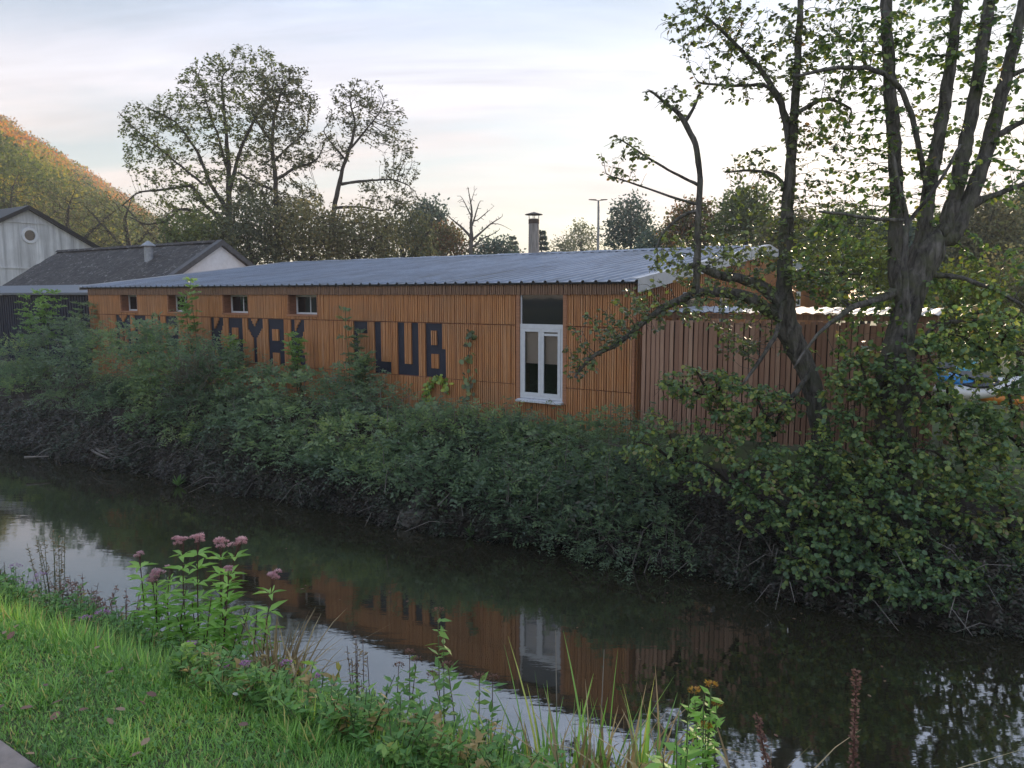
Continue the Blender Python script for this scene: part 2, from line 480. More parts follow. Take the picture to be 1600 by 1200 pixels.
M['fl_white'] = leafmat('white_floret', [(0, (0.6, 0.6, 0.55)), (1, (0.8, 0.8, 0.78))], 0.2)
M['seed'] = leafmat('dock_seed', [(0, (0.055, 0.032, 0.027)), (1, (0.125, 0.072, 0.055))], 0.1, rough=0.8, spec=0.1)


# ------------------------------------------------------------------ object helpers
def tag(o, label=None, cat=None, group=None, kind=None):
    for k, v in (('label', label), ('category', cat), ('group', group), ('kind', kind)):
        if v:
            o[k] = v
    return o


def link(name, me, mat=None, parent=None):
    o = bpy.data.objects.new(name, me)
    COL.objects.link(o)
    if mat is not None:
        me.materials.append(M[mat] if isinstance(mat, str) else mat)
    if parent is not None:
        o.parent = parent
    return o


def empty(name, loc, rz=0.0, label=None, cat=None, group=None):
    o = bpy.data.objects.new(name, None)
    COL.objects.link(o)
    o.location = loc
    o.rotation_euler = (0, 0, rz)
    o.empty_display_size = 0.2
    return tag(o, label, cat, group)


def ngon_mesh(name, V, K, attr=None, smooth=False):
    """V: (n*K,3) corner points of n separate K-gons"""
    V = np.ascontiguousarray(V, dtype=np.float32)
    n_ = len(V) // K
    me = bpy.data.meshes.new(name)
    me.vertices.add(n_ * K)
    me.vertices.foreach_set('co', V.ravel())
    me.loops.add(n_ * K)
    me.loops.foreach_set('vertex_index', np.arange(n_ * K, dtype=np.int32))
    me.polygons.add(n_)
    me.polygons.foreach_set('loop_start', np.arange(0, n_ * K, K, dtype=np.int32))
    me.update(calc_edges=True)
    if attr is not None:
        a = me.attributes.new('v', 'FLOAT', 'FACE')
        a.data.foreach_set('value', np.ascontiguousarray(np.clip(attr, 0, 1), dtype=np.float32))
    return me


class MB:
    """collects boxes, quads and tubes into one mesh"""

    def __init__(self):
        self.v, self.f, self.n = [], [], 0

    def add(self, V, Fc):
        V = np.asarray(V, dtype=float).reshape(-1, 3)
        self.v.append(V)
        self.f.extend([tuple(i + self.n for i in f) for f in Fc])
        self.n += len(V)
        return self

    def box(self, x0, x1, y0, y1, z0, z1):
        return self.add([(x0, y0, z0), (x1, y0, z0), (x1, y1, z0), (x0, y1, z0), (x0, y0, z1), (x1, y0, z1), (x1, y1, z1), (x0, y1, z1)],
                        [(0, 3, 2, 1), (4, 5, 6, 7), (0, 1, 5, 4), (1, 2, 6, 5), (2, 3, 7, 6), (3, 0, 4, 7)])

    def hexa(self, bottom, top):
        return self.add(list(bottom) + list(top), [(0, 3, 2, 1), (4, 5, 6, 7), (0, 1, 5, 4), (1, 2, 6, 5), (2, 3, 7, 6), (3, 0, 4, 7)])

    def prism(self, poly, axis, a0, a1):
        """extrude a polygon given in the two other axes; axis 'x' -> (y,z), 'y' -> (x,z), 'z' -> (x,y)"""
        def pt(p, a):
            return (a, p[0], p[1]) if axis == 'x' else ((p[0], a, p[1]) if axis == 'y' else (p[0], p[1], a))
        k = len(poly)
        V = [pt(p, a0) for p in poly] + [pt(p, a1) for p in poly]
        Fc = [tuple(range(k))[::-1], tuple(range(k, 2 * k))] + [(i, (i + 1) % k, k + (i + 1) % k, k + i) for i in range(k)]
        return self.add(V, Fc)

    def tube(self, pts, rad, sides=6, cap=True):
        P = np.asarray(pts, dtype=float)
        R = np.broadcast_to(np.asarray(rad, dtype=float), (len(P),))
        T = np.gradient(P, axis=0)
        T /= np.linalg.norm(T, axis=1)[:, None] + 1e-9
        ref = np.array((0.31, 0.95, 0.05)) if abs(T[0] @ np.array((0.31, 0.95, 0.05))) < 0.9 else np.array((1.0, 0, 0))
        A = np.cross(T, ref)
        A /= np.linalg.norm(A, axis=1)[:, None] + 1e-9
        B = np.cross(T, A)
        an = np.linspace(0, 2 * math.pi, sides, endpoint=False)
        V = P[:, None] + R[:, None, None] * (np.cos(an)[None, :, None] * A[:, None] + np.sin(an)[None, :, None] * B[:, None])
        Fc = []
        for i in range(len(P) - 1):
            for j in range(sides):
                k = (j + 1) % sides
                Fc.append((i * sides + j, i * sides + k, (i + 1) * sides + k, (i + 1) * sides + j))
        if cap:
            Fc.append(tuple(range(sides))[::-1])
            Fc.append(tuple((len(P) - 1) * sides + j for j in range(sides)))
        return self.add(V.reshape(-1, 3), Fc)

    def lathe(self, prof, c=(0, 0, 0), sides=16):
        V, Fc = [], []
        for r, z in prof:
            for j in range(sides):
                a = 2 * math.pi * j / sides
                V.append((c[0] + r * math.cos(a), c[1] + r * math.sin(a), c[2] + z))
        for i in range(len(prof) - 1):
            for j in range(sides):
                k = (j + 1) % sides
                Fc.append((i * sides + j, i * sides + k, (i + 1) * sides + k, (i + 1) * sides + j))
        Fc.append(tuple(range(sides))[::-1])
        Fc.append(tuple((len(prof) - 1) * sides + j for j in range(sides)))
        return self.add(V, Fc)

    def mesh(self, name, smooth=False, off=None):
        me = bpy.data.meshes.new(name)
        V = np.concatenate(self.v) if self.v else np.zeros((0, 3))
        if off is not None:
            V = V - np.asarray(off)
        me.from_pydata(V.tolist(), [], self.f)
        if smooth:
            me.polygons.foreach_set('use_smooth', np.ones(len(me.polygons), dtype=bool))
        me.update()
        return me

    def build(self, name, mat, parent=None, smooth=False, off=None):
        return link(name, self.mesh(name, smooth, off), mat, parent)


def unit(v):
    return v / (np.linalg.norm(v, axis=-1, keepdims=True) + 1e-9)


def rnd_dirs(n_):
    return unit(rng.normal(size=(n_, 3)))


KITE = ((0, 0, 0), (0.42, 0.5, 0.10), (1.0, 0, 0), (0.42, -0.5, 0.10))
OVAL = ((0, 0, 0), (0.28, 0.42, 0.06), (0.72, 0.42, 0.04), (1.0, 0, -0.05), (0.72, -0.42, 0.04), (0.28, -0.42, 0.06))
BLADE = ((0, 0.5, 0), (0.45, 0.42, 0.5), (1.0, 0, 0), (0.45, -0.42, 0.5), (0, -0.5, 0))


def leaf_verts(pos, axis, nrm, L, Wd, tmpl=KITE):
    axis = unit(axis)
    side = unit(np.cross(nrm, axis))
    nn = np.cross(axis, side)
    L = np.broadcast_to(np.asarray(L, dtype=float), (len(pos),))
    Wd = np.broadcast_to(np.asarray(Wd, dtype=float), (len(pos),))
    out = np.empty((len(pos), len(tmpl), 3))
    for i, (t_, s_, h_) in enumerate(tmpl):
        out[:, i] = pos + axis * (L * t_)[:, None] + side * (Wd * s_)[:, None] + nn * (Wd * h_)[:, None]
    return out.reshape(-1, 3)


# ------------------------------------------------------------------ terrain
S_KEYS = [-400, -24, -20, -16, -12.5, -9.5, -8, -6.7, -4.75, -3.3, -2.2, -1.0, 1.0, 200]
Q_KEYS = [8.9, 9.0, 9.35, 9.6, 9.8, 9.95, 10.0, 10.4, 10.55, 10.6, 10.35, 10.5, 10.9, 11.0]


def wob(s, a, b_, c_):
    return np.sin(s * a + 1.3) * b_ + np.sin(s * a * 2.7 + 0.4) * c_


def far_edge(s):
    return np.interp(s, S_KEYS, Q_KEYS) + wob(s, 1.1, 0.08, 0.06)


def near_edge(s):
    return 4.45 + wob(s, 0.9, 0.10, 0.07)


def crest(s):
    return np.interp(s, [-8, -5.7, -2.5, -1.2], [1.40, 1.45, 1.82, 1.92])


def ground_z(s, q):
    s = np.asarray(s, dtype=float)
    q = np.asarray(q, dtype=float)
    fe, ne = far_edge(s), near_edge(s)
    z = np.full(np.broadcast(s, q).shape, 2.40)
    cq = crest(s)
    t = np.clip((q - cq) / (ne - cq), 0, 1)
    z = np.where(q > cq, 2.40 - 2.40 * (t ** 1.15), z)
    z = np.where(q > ne, np.maximum(-0.7, -(q - ne) * 0.9), z)
    u = q - fe
    bank = np.interp(u, [-0.8, 0.0, 0.12, 0.5, 1.3, 2.4, 40], [-0.7, -0.06, 0.22, 0.50, 0.95, 1.50, 1.55])
    z = np.where(q > (fe + ne) / 2, np.maximum(bank, -0.7), z)
    return z


ss = np.concatenate([np.linspace(-560, -60, 28), np.linspace(-58, -31, 28), np.arange(-30, 8.01, 0.25), np.linspace(9, 30, 12), np.linspace(40, 350, 15)])
qs = np.concatenate([np.linspace(-300, -5, 12), np.linspace(-3, 1.0, 5), np.arange(1.2, 5.6, 0.2), np.linspace(5.9, 8.2, 6), np.arange(8.4, 13.4, 0.16), np.linspace(14, 40, 14), np.linspace(50, 500, 20)])
SS, QQ = np.meshgrid(ss, qs, indexing='ij')
ZZ = ground_z(SS, QQ)
near_mask = (QQ > 1.9) & (QQ < 13) & (SS > -30) & (SS < 8)
ZZ = ZZ + near_mask * rng.normal(size=ZZ.shape) * 0.03
GV = np.stack([SS * W[0] + QQ * N[0], SS * W[1] + QQ * N[1], ZZ], axis=-1).reshape(-1, 3)
nq = len(qs)
idx = np.arange(len(ss) * nq).reshape(len(ss), nq)
GF = np.stack([idx[:-1, :-1], idx[:-1, 1:], idx[1:, 1:], idx[1:, :-1]], axis=-1).reshape(-1, 4)
me = bpy.data.meshes.new('ground')
me.from_pydata(GV.tolist(), [], GF.tolist())
qc = ((QQ[:-1, :-1] + QQ[1:, 1:]) / 2).reshape(-1)
me.materials.append(M['ground'])
me.materials.append(M['soil'])
me.polygons.foreach_set('material_index', ((qc > 4.0) & (qc < 12.4)).astype(np.int32))
me.polygons.foreach_set('use_smooth', np.ones(len(GF), dtype=bool))
me.update()
tag(link('ground', me), kind='structure')

wb = MB()
for s0, s1 in ((-560, -60), (-60, -20), (-20, 20), (20, 350)):
    c4 = [XY(s0, 3.2), XY(s1, 3.2), XY(s1, 12.0), XY(s0, 12.0)]
    wb.add([(p[0], p[1], 0.0) for p in c4], [(0, 1, 2, 3)])
tag(wb.build('river', 'water'), kind='structure')

n_ = 150
s_ = rng.uniform(-24, 3, n_)
q_ = far_edge(s_) - 0.15 - 4.6 * rng.random(n_) ** 2.2
pos = np.stack([s_ * W[0] + q_ * N[0], s_ * W[1] + q_ * N[1], np.full(n_, 0.004)], 1)
sz = rng.uniform(0.025, 0.06, n_)
tag(link('floating_leaves', ngon_mesh('floating_leaves', leaf_verts(pos, rng.normal(size=(n_, 3)) * np.array((1, 1, 0.02)), np.tile(np.array((0.0, 0.0, 1.0)), (n_, 1)), sz, sz * 0.6, OVAL), 6, rng.random(n_)), 'lf_brown'), 'scattered small fallen leaves floating on the dark water', 'leaves', kind='stuff')

# path of concrete slabs along the river
c4 = [XY(-40, -1.6), XY(20, -1.6), XY(20, 1.16), XY(-40, 1.16)]
pb = MB().add([(p[0], p[1], 2.408) for p in c4], [(0, 1, 2, 3)])
path = tag(pb.build('path', 'joint'), kind='structure')
slab_me = None
for i in range(-14, 6):
    for j in range(4):
        if slab_me is None:
            x1, y1, h = 0.595, 0.395, 0.022
            sb = MB().hexa([(0, 0, 0), (x1, 0, 0), (x1, y1, 0), (0, y1, 0)], [(0.006, 0.006, h), (x1 - 0.006, 0.006, h), (x1 - 0.006, y1 - 0.006, h), (0.006, y1 - 0.006, h)])
            slab_me = sb.mesh('paving_slab')
            slab_me.materials.append(M['slab'])
        s_, q_ = -1.55 + i * 0.603 + (0.3 if j else 0), 1.15 - 0.4 * (j + 1)
        p = XY(s_, q_)
        o = link('paving_slab', slab_me, None, path)
        o.location = (p[0], p[1], 2.409 + rng.uniform(0, 0.006))
        o.rotation_euler = (rng.normal() * 0.006, rng.normal() * 0.006, ANG + rng.normal() * 0.008)

# ------------------------------------------------------------------ clubhouse
Q0 = 12.88
S0 = -5.956
ROOT_Z = 1.50
cb = XY(S0, Q0)


def local_root(name, s, q, label, cat, z=ROOT_Z):
    p = XY(s, q)
    return empty(name, (p[0], p[1], z), ANG, label, cat)


club = local_root('clubhouse', S0, Q0, 'long low larch-slatted clubhouse with grey metal roof and MOHA KAYAK CLUB lettering', 'clubhouse')
Z = lambda z: z - ROOT_Z                                    # world height -> height in a building's frame
XL, XR, WID = -19.12, -0.06, 15.8                           # wall from XL to XR, local y 0 (river side) .. WID
ZE, ZF, ZU, ZLW, ZB = Z(4.30), Z(4.065), Z(3.462), Z(2.272), Z(1.45)
small_w = [(-17.27, -16.36), (-14.76, -13.80), (-12.19, -11.13), (-9.54, -8.49)]
big_w = (-2.575, -1.575)
WZ0, WZ1 = Z(3.585), ZF                                     # small windows
BZ0, BZ1 = Z(1.985), ZF                                     # tall window
DEEP = 0.26
wall = MB()
edges = sorted([XL] + [v for w_ in small_w for v in w_] + list(big_w) + [XR])
for i in range(len(edges) - 1):
    x0, x1 = edges[i], edges[i + 1]
    if (x0, x1) in small_w:
        wall.box(x0, x1, 0, DEEP + 0.06, ZB, WZ0)
        wall.box(x0, x1, 0, DEEP + 0.06, WZ1, ZE)
    elif (x0, x1) == big_w:
        wall.box(x0, x1, 0, DEEP + 0.06, ZB, BZ0)
        wall.box(x0, x1, 0, DEEP + 0.06, BZ1, ZE)
    else:
        wall.box(x0, x1, 0, DEEP + 0.06, ZB, ZE)
wall.build('backing_wall', 'reveal', club)
# the other walls
ZR = Z(5.24)
gw = MB()
gw.prism([(0.34, ZB), (WID, ZB), (WID, ZE), (7.9, ZR), (0.34, ZE + (ZR - ZE) * 0.34 / 7.9)], 'x', XR - 0.12, XR - 0.02)
gw.build('gable_wall', 'backing', club)
MB().prism([(0.34, ZB), (WID, ZB), (WID, ZE), (7.9, ZR), (0.34, ZE + (ZR - ZE) * 0.34 / 7.9)], 'x', XL, XL + 0.1).build('gable_wall', 'reveal', club)
MB().box(XL, XR - 0.13, WID - 0.1, WID, ZB, ZE).build('rear_wall', 'reveal', club)
MB().box(XL + 0.12, XR - 0.14, 3.0, 3.1, ZB, ZE).build('inner_wall', 'interior', club)
MB().box(XL + 0.12, XR - 0.14, 0.33, 3.0, ZB, ZB + 0.02).build('inner_floor', 'interior', club)

# lettering: the slats of the middle band are cut away to leave recessed navy panels
GLYPH = {
    'M': lambda x, y: not ((y < 0.19 and abs(x - 0.5) < 0.25 * (1 - y / 0.19)) or (0.28 < x < 0.42 and y > 0.36) or (0.58 < x < 0.72 and y > 0.36)),
    'O': lambda x, y: not (0.30 < x < 0.70 and 0.22 < y < 0.78),
    'H': lambda x, y: not (0.27 < x < 0.73 and not 0.42 < y < 0.6),
    'A': lambda x, y: not ((0.25 < x < 0.66 and 0.22 < y < 0.46) or (0.25 < x < 0.66 and y > 0.74)),
    'K': lambda x, y: not ((y < 0.26 and 0.30 < x < 0.72 - (y / 0.26) * 0.40) or (y > 0.74 and 0.30 < x < 0.72 - ((1 - y) / 0.26) * 0.40) or (x > 0.70 + abs(min(max(y, 0.18), 0.82) - 0.5) / 0.32 * 0.30 and 0.18 < y < 0.82)),
    'Y': lambda x, y: not ((y < 0.17 and abs(x - 0.46) < 0.24 * (1 - y / 0.17)) or (y > 0.22 and x < min(0.35, (y - 0.22) / 0.23 * 0.35)) or (y > 0.20 and x > 1 - min(0.37, (y - 0.20) / 0.23 * 0.37))),
    'C': lambda x, y: not (x > 0.32 and 0.24 < y < 0.76),
    'L': lambda x, y: not (x > 0.42 and y < 0.77),
    'U': lambda x, y: not (0.33 < x < 0.70 and y < 0.79),
    'B': lambda x, y: not ((0.25 < x < 0.57 and 0.13 < y < 0.40) or (0.25 < x < 0.62 and 0.56 < y < 0.83) or (x > 0.82 and y < 0.46)),
}
LET = [('M', -17.63, -16.79), ('O', -16.60, -15.95), ('H', -15.69, -15.18), ('A', -14.93, -14.33),
       ('K', -12.78, -12.24), ('A', -12.00, -11.405), ('Y', -11.19, -10.58), ('A', -10.375, -9.73), ('K', -9.51, -8.96),
       ('C', -7.265, -6.80), ('L', -6.583, -6.09), ('U', -5.90, -5.25), ('B', -5.05, -4.48)]
for g, x0, x1 in LET:
    o = MB().box(x0 - 0.02, x1 + 0.02, -0.008, -0.002, ZLW + 0.01, ZU - 0.012).build('letter', 'navy', club)
    o['label'] = 'recessed navy letter %s' % g

PITCH_S, SW = 0.0515, 0.037
TH = 0.046                                                  # slat depth
slat_x = np.arange(XL + 0.01, XR - SW, PITCH_S)
band_up, band_let, band_low, band_fr = MB(), MB(), MB(), MB()


def slat(mb, x, z0, z1, y0=-TH, y1=0.0, back=False):
    j = rng.normal() * 0.0018
    mb.add([(x + j, y1, z0), (x + j, y0 + j, z0), (x + SW + j, y0 + j, z0), (x + SW + j, y1, z0), (x + j, y1, z1), (x + j, y0 + j, z1), (x + SW + j, y0 + j, z1), (x + SW + j, y1, z1)],
           [(0, 1, 5, 4), (1, 2, 6, 5), (2, 3, 7, 6), (0, 3, 2, 1), (4, 5, 6, 7)])


for x in slat_x:
    xm = x + SW / 2
    inwin = any(a - 0.02 < xm < b_ + 0.02 for a, b_ in small_w)
    inbig = big_w[0] - 0.09 < xm < big_w[1] + 0.09
    if not inbig:
        slat(band_up, x, ZU + 0.012, (WZ0 - 0.05) if inwin else ZF + 0.02)
        glyph = [(g, a, b_) for g, a, b_ in LET if a < xm < b_]
        if not glyph:
            slat(band_let, x, ZLW + 0.006, ZU - 0.012)
        else:
            g, a, b_ = glyph[0]
            n_ = 60
            start = None
            for k in range(n_ + 1):
                y = (k + 0.5) / n_
                wood = k < n_ and not GLYPH[g]((xm - a) / (b_ - a), y)
                if wood and start is None:
                    start = k
                if not wood and start is not None:
                    zt, zb = ZU - 0.012 - (ZU - ZLW - 0.02) * start / n_, ZU - 0.012 - (ZU - ZLW - 0.02) * k / n_
                    slat(band_let, x, zb, zt)
                    start = None
        slat(band_low, x, ZB + rng.uniform(0, 0.03), ZLW - 0.012)
    else:
        slat(band_low, x, ZB + rng.uniform(0, 0.03), BZ0 - 0.06)
    slat(band_fr, x, ZF + 0.004 + rng.normal() * 0.003, ZE + 0.02, -TH - 0.035, -0.022)
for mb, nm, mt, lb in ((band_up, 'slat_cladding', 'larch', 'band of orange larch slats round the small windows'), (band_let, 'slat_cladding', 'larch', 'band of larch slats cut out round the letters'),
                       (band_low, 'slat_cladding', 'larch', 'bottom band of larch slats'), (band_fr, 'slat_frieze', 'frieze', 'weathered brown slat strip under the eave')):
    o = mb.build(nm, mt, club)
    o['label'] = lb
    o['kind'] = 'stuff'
# corner boards and joint strips
MB().box(XR - 0.045, XR + 0.0, -TH - 0.008, 0.0, ZB, ZE - 0.03).build('corner_board', 'trim_wood', club)
MB().box(XL - 0.03, XL + 0.008, -TH - 0.006, 0.3, ZB, ZE - 0.03).build('corner_board', 'trim_wood', club)
# small windows set deep in their openings
for i, (a, b_) in enumerate(small_w):
    wz0, wz1 = WZ0, WZ1
    wn_ = MB()
    y0, y1, t_ = DEEP - 0.05, DEEP + 0.0, 0.045
    wn_.box(a, b_, y0, y1, wz0, wz0 + t_)
    wn_.box(a, b_, y0, y1, wz1 - t_, wz1)
    wn_.box(a, a + t_, y0, y1, wz0 + t_, wz1 - t_)
    wn_.box(b_ - t_, b_, y0, y1, wz0 + t_, wz1 - t_)
    win = wn_.build('window', 'white_frame', club)
    MB().box(a + t_, b_ - t_, y0 + 0.02, y0 + 0.026, wz0 + t_, wz1 - t_).build('pane', 'glass', win)
    MB().box((a + b_) / 2 - 0.012, (a + b_) / 2 + 0.012, y0 + 0.004, y0 + 0.019, wz0 + t_, wz1 - t_).build('mullion', 'white_frame', win)
    MB().box(a - 0.03, b_ + 0.03, -TH - 0.02, y0 - 0.002, wz0 - 0.045, wz0 - 0.002).build('sill', 'trim_wood', win)
    MB().box(a - 0.028, a - 0.001, -TH - 0.006, -0.002, wz0, wz1).build('casing', 'trim_wood', win)
    MB().box(b_ + 0.001, b_ + 0.028, -TH - 0.006, -0.002, wz0, wz1).build('casing', 'trim_wood', win)
# tall window: fixed dark pane over a white two-leaf casement
a, b_ = big_w
zt = Z(3.475)
tw = MB()
y0, y1 = -0.035, 0.03
tw.box(a, b_, y0, y1, BZ0 + 0.02, BZ0 + 0.075)
tw.box(a, a + 0.055, y0, y1, BZ0 + 0.075, zt - 0.07)
tw.box(b_ - 0.055, b_, y0, y1, BZ0 + 0.075, zt - 0.07)
tw.box(a, b_, y0 - 0.004, y1, zt - 0.07, zt + 0.015)
win = tw.build('window', 'white_frame', club)
win['label'] = 'tall white-framed window with fixed dark pane above two leaves'
mid = (a + b_) / 2
for s_, (l0, l1) in enumerate(((a + 0.057, mid - 0.002), (mid + 0.002, b_ - 0.057))):
    lf = MB()
    t_ = 0.062
    h0, h1 = BZ0 + 0.078, zt - 0.073
    lf.box(l0, l1, y0 - 0.012, y0 + 0.03, h0, h0 + t_)
    lf.box(l0, l1, y0 - 0.012, y0 + 0.03, h1 - t_, h1)
    lf.box(l0, l0 + t_, y0 - 0.012, y0 + 0.03, h0 + t_, h1 - t_)
    lf.box(l1 - t_, l1, y0 - 0.012, y0 + 0.03, h0 + t_, h1 - t_)
    if s_:
        lf.box(l0 + t_, l1 - t_, y0 - 0.010, y0 + 0.028, h1 - t_ - 0.075, h1 - t_ - 0.03)
    leaf = lf.build('window_leaf', 'white_frame', win)
    MB().box(l0 + t_, l1 - t_, y0 + 0.006, y0 + 0.012, h0 + t_, h1 - t_).build('pane', 'clear', leaf)
    MB().box(l0 + 0.03, l1 - 0.03, 0.05, 0.055, h0 + 0.64, h1).build('sky_tint_panel', 'sky_tint_panel', win)  # panel added behind the glass to stand for peach sky light
MB().box(a + 0.03, b_ - 0.0, 0.0, 0.02, zt + 0.02, BZ1).build('pane', 'glass', win)
MB().box(a, a + 0.03, -0.02, 0.025, zt + 0.016, BZ1).build('upper_frame', 'white_frame', win)
o = MB().hexa([(a - 0.03, -0.16, BZ0 - 0.045), (b_ + 0.03, -0.16, BZ0 - 0.045), (b_ + 0.03, 0.03, BZ0 - 0.045), (a - 0.03, 0.03, BZ0 - 0.045)],
              [(a - 0.03, -0.16, BZ0 - 0.01), (b_ + 0.03, -0.16, BZ0 - 0.01), (b_ + 0.03, 0.03, BZ0 + 0.018), (a - 0.03, 0.03, BZ0 + 0.018)]).build('sill', 'sill', win)
o['label'] = 'flaking white window sill'
for x0, x1 in ((a - 0.085, a - 0.004), (b_ + 0.004, b_ + 0.085)):
    MB().box(x0, x1, -TH - 0.012, 0.0, BZ0 - 0.045, ZF + 0.0).build('casing', 'trim_wood', club)

# roof: trapezoid-profile sheets with ribs running down the slope
RX0, RX1 = XL - 0.35, 0.03
EY = -0.16
slope = (ZR + 0.06 - ZE) / (7.9 - 0.0)


def roof_z(y):
    return ZE + 0.03 + slope * (y if y < 7.9 else 15.8 - y)


RIBP = 0.275
prof = []
x = RX0
while x < RX1 - 0.001:
    for dx, dz in ((0, 0), (RIBP - 0.085, 0), (RIBP - 0.065, 0.034), (RIBP - 0.025, 0.034), (RIBP - 0.005, 0)):
        if x + dx < RX1:
            prof.append((x + dx, dz))
    x += RIBP
prof.append((RX1, 0))
for y0, y1, nm in ((EY, 7.9, 'roof'), (7.9, WID + 0.16, 'roof')):
    rb = MB()
    k = len(prof)
    V = []
    for yy in (y0, y1):
        for (px_, dz) in prof:
            V.append((px_, yy, roof_z(yy) + dz))
    for yy in (y0, y1):
        for (px_, dz) in prof:
            V.append((px_, yy, roof_z(yy) + dz - 0.012))
    Fc = []
    for i in range(k - 1):
        Fc.append((i, i + 1, k + i + 1, k + i))
        Fc.append((2 * k + i, 3 * k + i, 3 * k + i + 1, 2 * k + i + 1))
        Fc.append((i, 2 * k + i, 2 * k + i + 1, i + 1))
    rb.add(V, Fc)
    rf = rb.build(nm, 'roof_metal', club)
    if y0 < 0:
        roof_o = rf
# dark foam closures under each rib, fascia and soffit
MB().hexa([(RX0, EY + 0.03, ZE - 0.03), (RX1 - 0.01, EY + 0.03, ZE - 0.03), (RX1 - 0.01, EY + 0.055, ZE - 0.03), (RX0, EY + 0.055, ZE - 0.03)],
          [(RX0, EY + 0.03, ZE + 0.003), (RX1 - 0.01, EY + 0.03, ZE + 0.003), (RX1 - 0.01, EY + 0.055, ZE + 0.003), (RX0, EY + 0.055, ZE + 0.003)]).build('fascia', 'roof_dark', roof_o)
cap = MB()
for i in range(int((RX1 - RX0) / (RIBP * 3))):
    xx = RX0 + i * RIBP * 3
    cap.prism([(7.72, roof_z(7.72) + 0.035), (7.9, roof_z(7.9) + 0.045), (8.08, roof_z(8.08) + 0.035), (7.9, roof_z(7.9) + 0.062 + 0.012 * (i % 2))], 'x', xx, xx + RIBP * 3 - 0.01)
cap.build('ridge_cap', 'roof_metal', roof_o)
# pale rake flashing on the gable end
for ya, yb in ((EY, 7.9), (7.9, WID + 0.16)):
    rk = MB()
    rk.hexa([(RX1 - 0.13, ya, roof_z(ya) + 0.045), (RX1 + 0.03, ya, roof_z(ya) + 0.045), (RX1 + 0.03, yb, roof_z(yb) + 0.045), (RX1 - 0.13, yb, roof_z(yb) + 0.045)],
            [(RX1 - 0.13, ya, roof_z(ya) + 0.055), (RX1 + 0.03, ya, roof_z(ya) + 0.055), (RX1 + 0.03, yb, roof_z(yb) + 0.055), (RX1 - 0.13, yb, roof_z(yb) + 0.055)])
    rk.hexa([(RX1 + 0.005, ya, roof_z(ya) - 0.20), (RX1 + 0.03, ya, roof_z(ya) - 0.20), (RX1 + 0.03, yb, roof_z(yb) - 0.20), (RX1 + 0.005, yb, roof_z(yb) - 0.20)],
            [(RX1 + 0.005, ya, roof_z(ya) + 0.044), (RX1 + 0.03, ya, roof_z(ya) + 0.044), (RX1 + 0.03, yb, roof_z(yb) + 0.044), (RX1 + 0.005, yb, roof_z(yb) + 0.044)])
    rk.build('rake_flashing', 'flashing', roof_o)
lk = MB()
lk.hexa([(RX0 - 0.02, EY, roof_z(EY) - 0.10), (RX0 + 0.005, EY, roof_z(EY) - 0.10), (RX0 + 0.005, 7.9, roof_z(7.9) - 0.10), (RX0 - 0.02, 7.9, roof_z(7.9) - 0.10)],
        [(RX0 - 0.02, EY, roof_z(EY) + 0.05), (RX0 + 0.005, EY, roof_z(EY) + 0.05), (RX0 + 0.005, 7.9, roof_z(7.9) + 0.05), (RX0 - 0.02, 7.9, roof_z(7.9) + 0.05)])
lk.build('verge_trim', 'flashing', roof_o)
# gable slats (facing right)
gs = MB()
yy = 0.02
while yy < WID - 0.05:
    zt = roof_z(yy) - 0.05
    gs.box(XR - 0.02, XR + 0.02, yy, yy + 0.048, ZB, zt)
    yy += 0.105
o = gs.build('slat_cladding', 'larch', club)
o['kind'] = 'stuff'
o['label'] = 'open larch slats of the gable end'
for y0, y1, z0, z1 in ((2.15, 2.95, Z(3.45), Z(4.12)), (4.4, 5.0, Z(3.3), Z(4.12))):
    win = MB().box(XR - 0.015, XR + 0.03, y0, y1, z0, z1).build('window', 'galv', club)
    MB().box(XR + 0.031, XR + 0.036, y0 + 0.05, y1 - 0.05, z0 + 0.05, z1 - 0.05).build('pane', 'glass', win)
# flue with cowl behind the ridge
pz = at_y(834, 400, 26.0)
s_, q_ = SQ(pz)
fx, fy = s_ - S0, q_ - Q0
ztop = Z(at_y(834, 342, 26.0)[2])
zcap = Z(at_y(834, 333, 26.0)[2])
fl = MB().lathe([(0.19, Z(4.2)), (0.175, ztop - 0.2), (0.17, ztop), (0.16, ztop)], (fx, fy, 0), 18)
flue = fl.build('flue', 'tin_flue', club, smooth=False)
flue['label'] = 'rust-streaked round metal flue behind the ridge'
MB().lathe([(0.182, ztop - 0.16), (0.182, ztop - 0.02)], (fx, fy, 0), 18).build('collar', 'rust', flue)
MB().lathe([(0.30, ztop + 0.13), (0.30, ztop + 0.145), (0.10, ztop + 0.20), (0.02, ztop + 0.225)], (fx, fy, 0), 20).build('cowl', 'rust', flue)
for k in range(4):
    st = MB()
    an = k * math.pi / 2 + 0.4
    st.tube([(fx + 0.15 * math.cos(an), fy + 0.15 * math.sin(an), ztop - 0.05), (fx + 0.17 * math.cos(an), fy + 0.17 * math.sin(an), ztop + 0.15)], 0.012, 5)
    st.build('cowl_bracket', 'rust', flue)

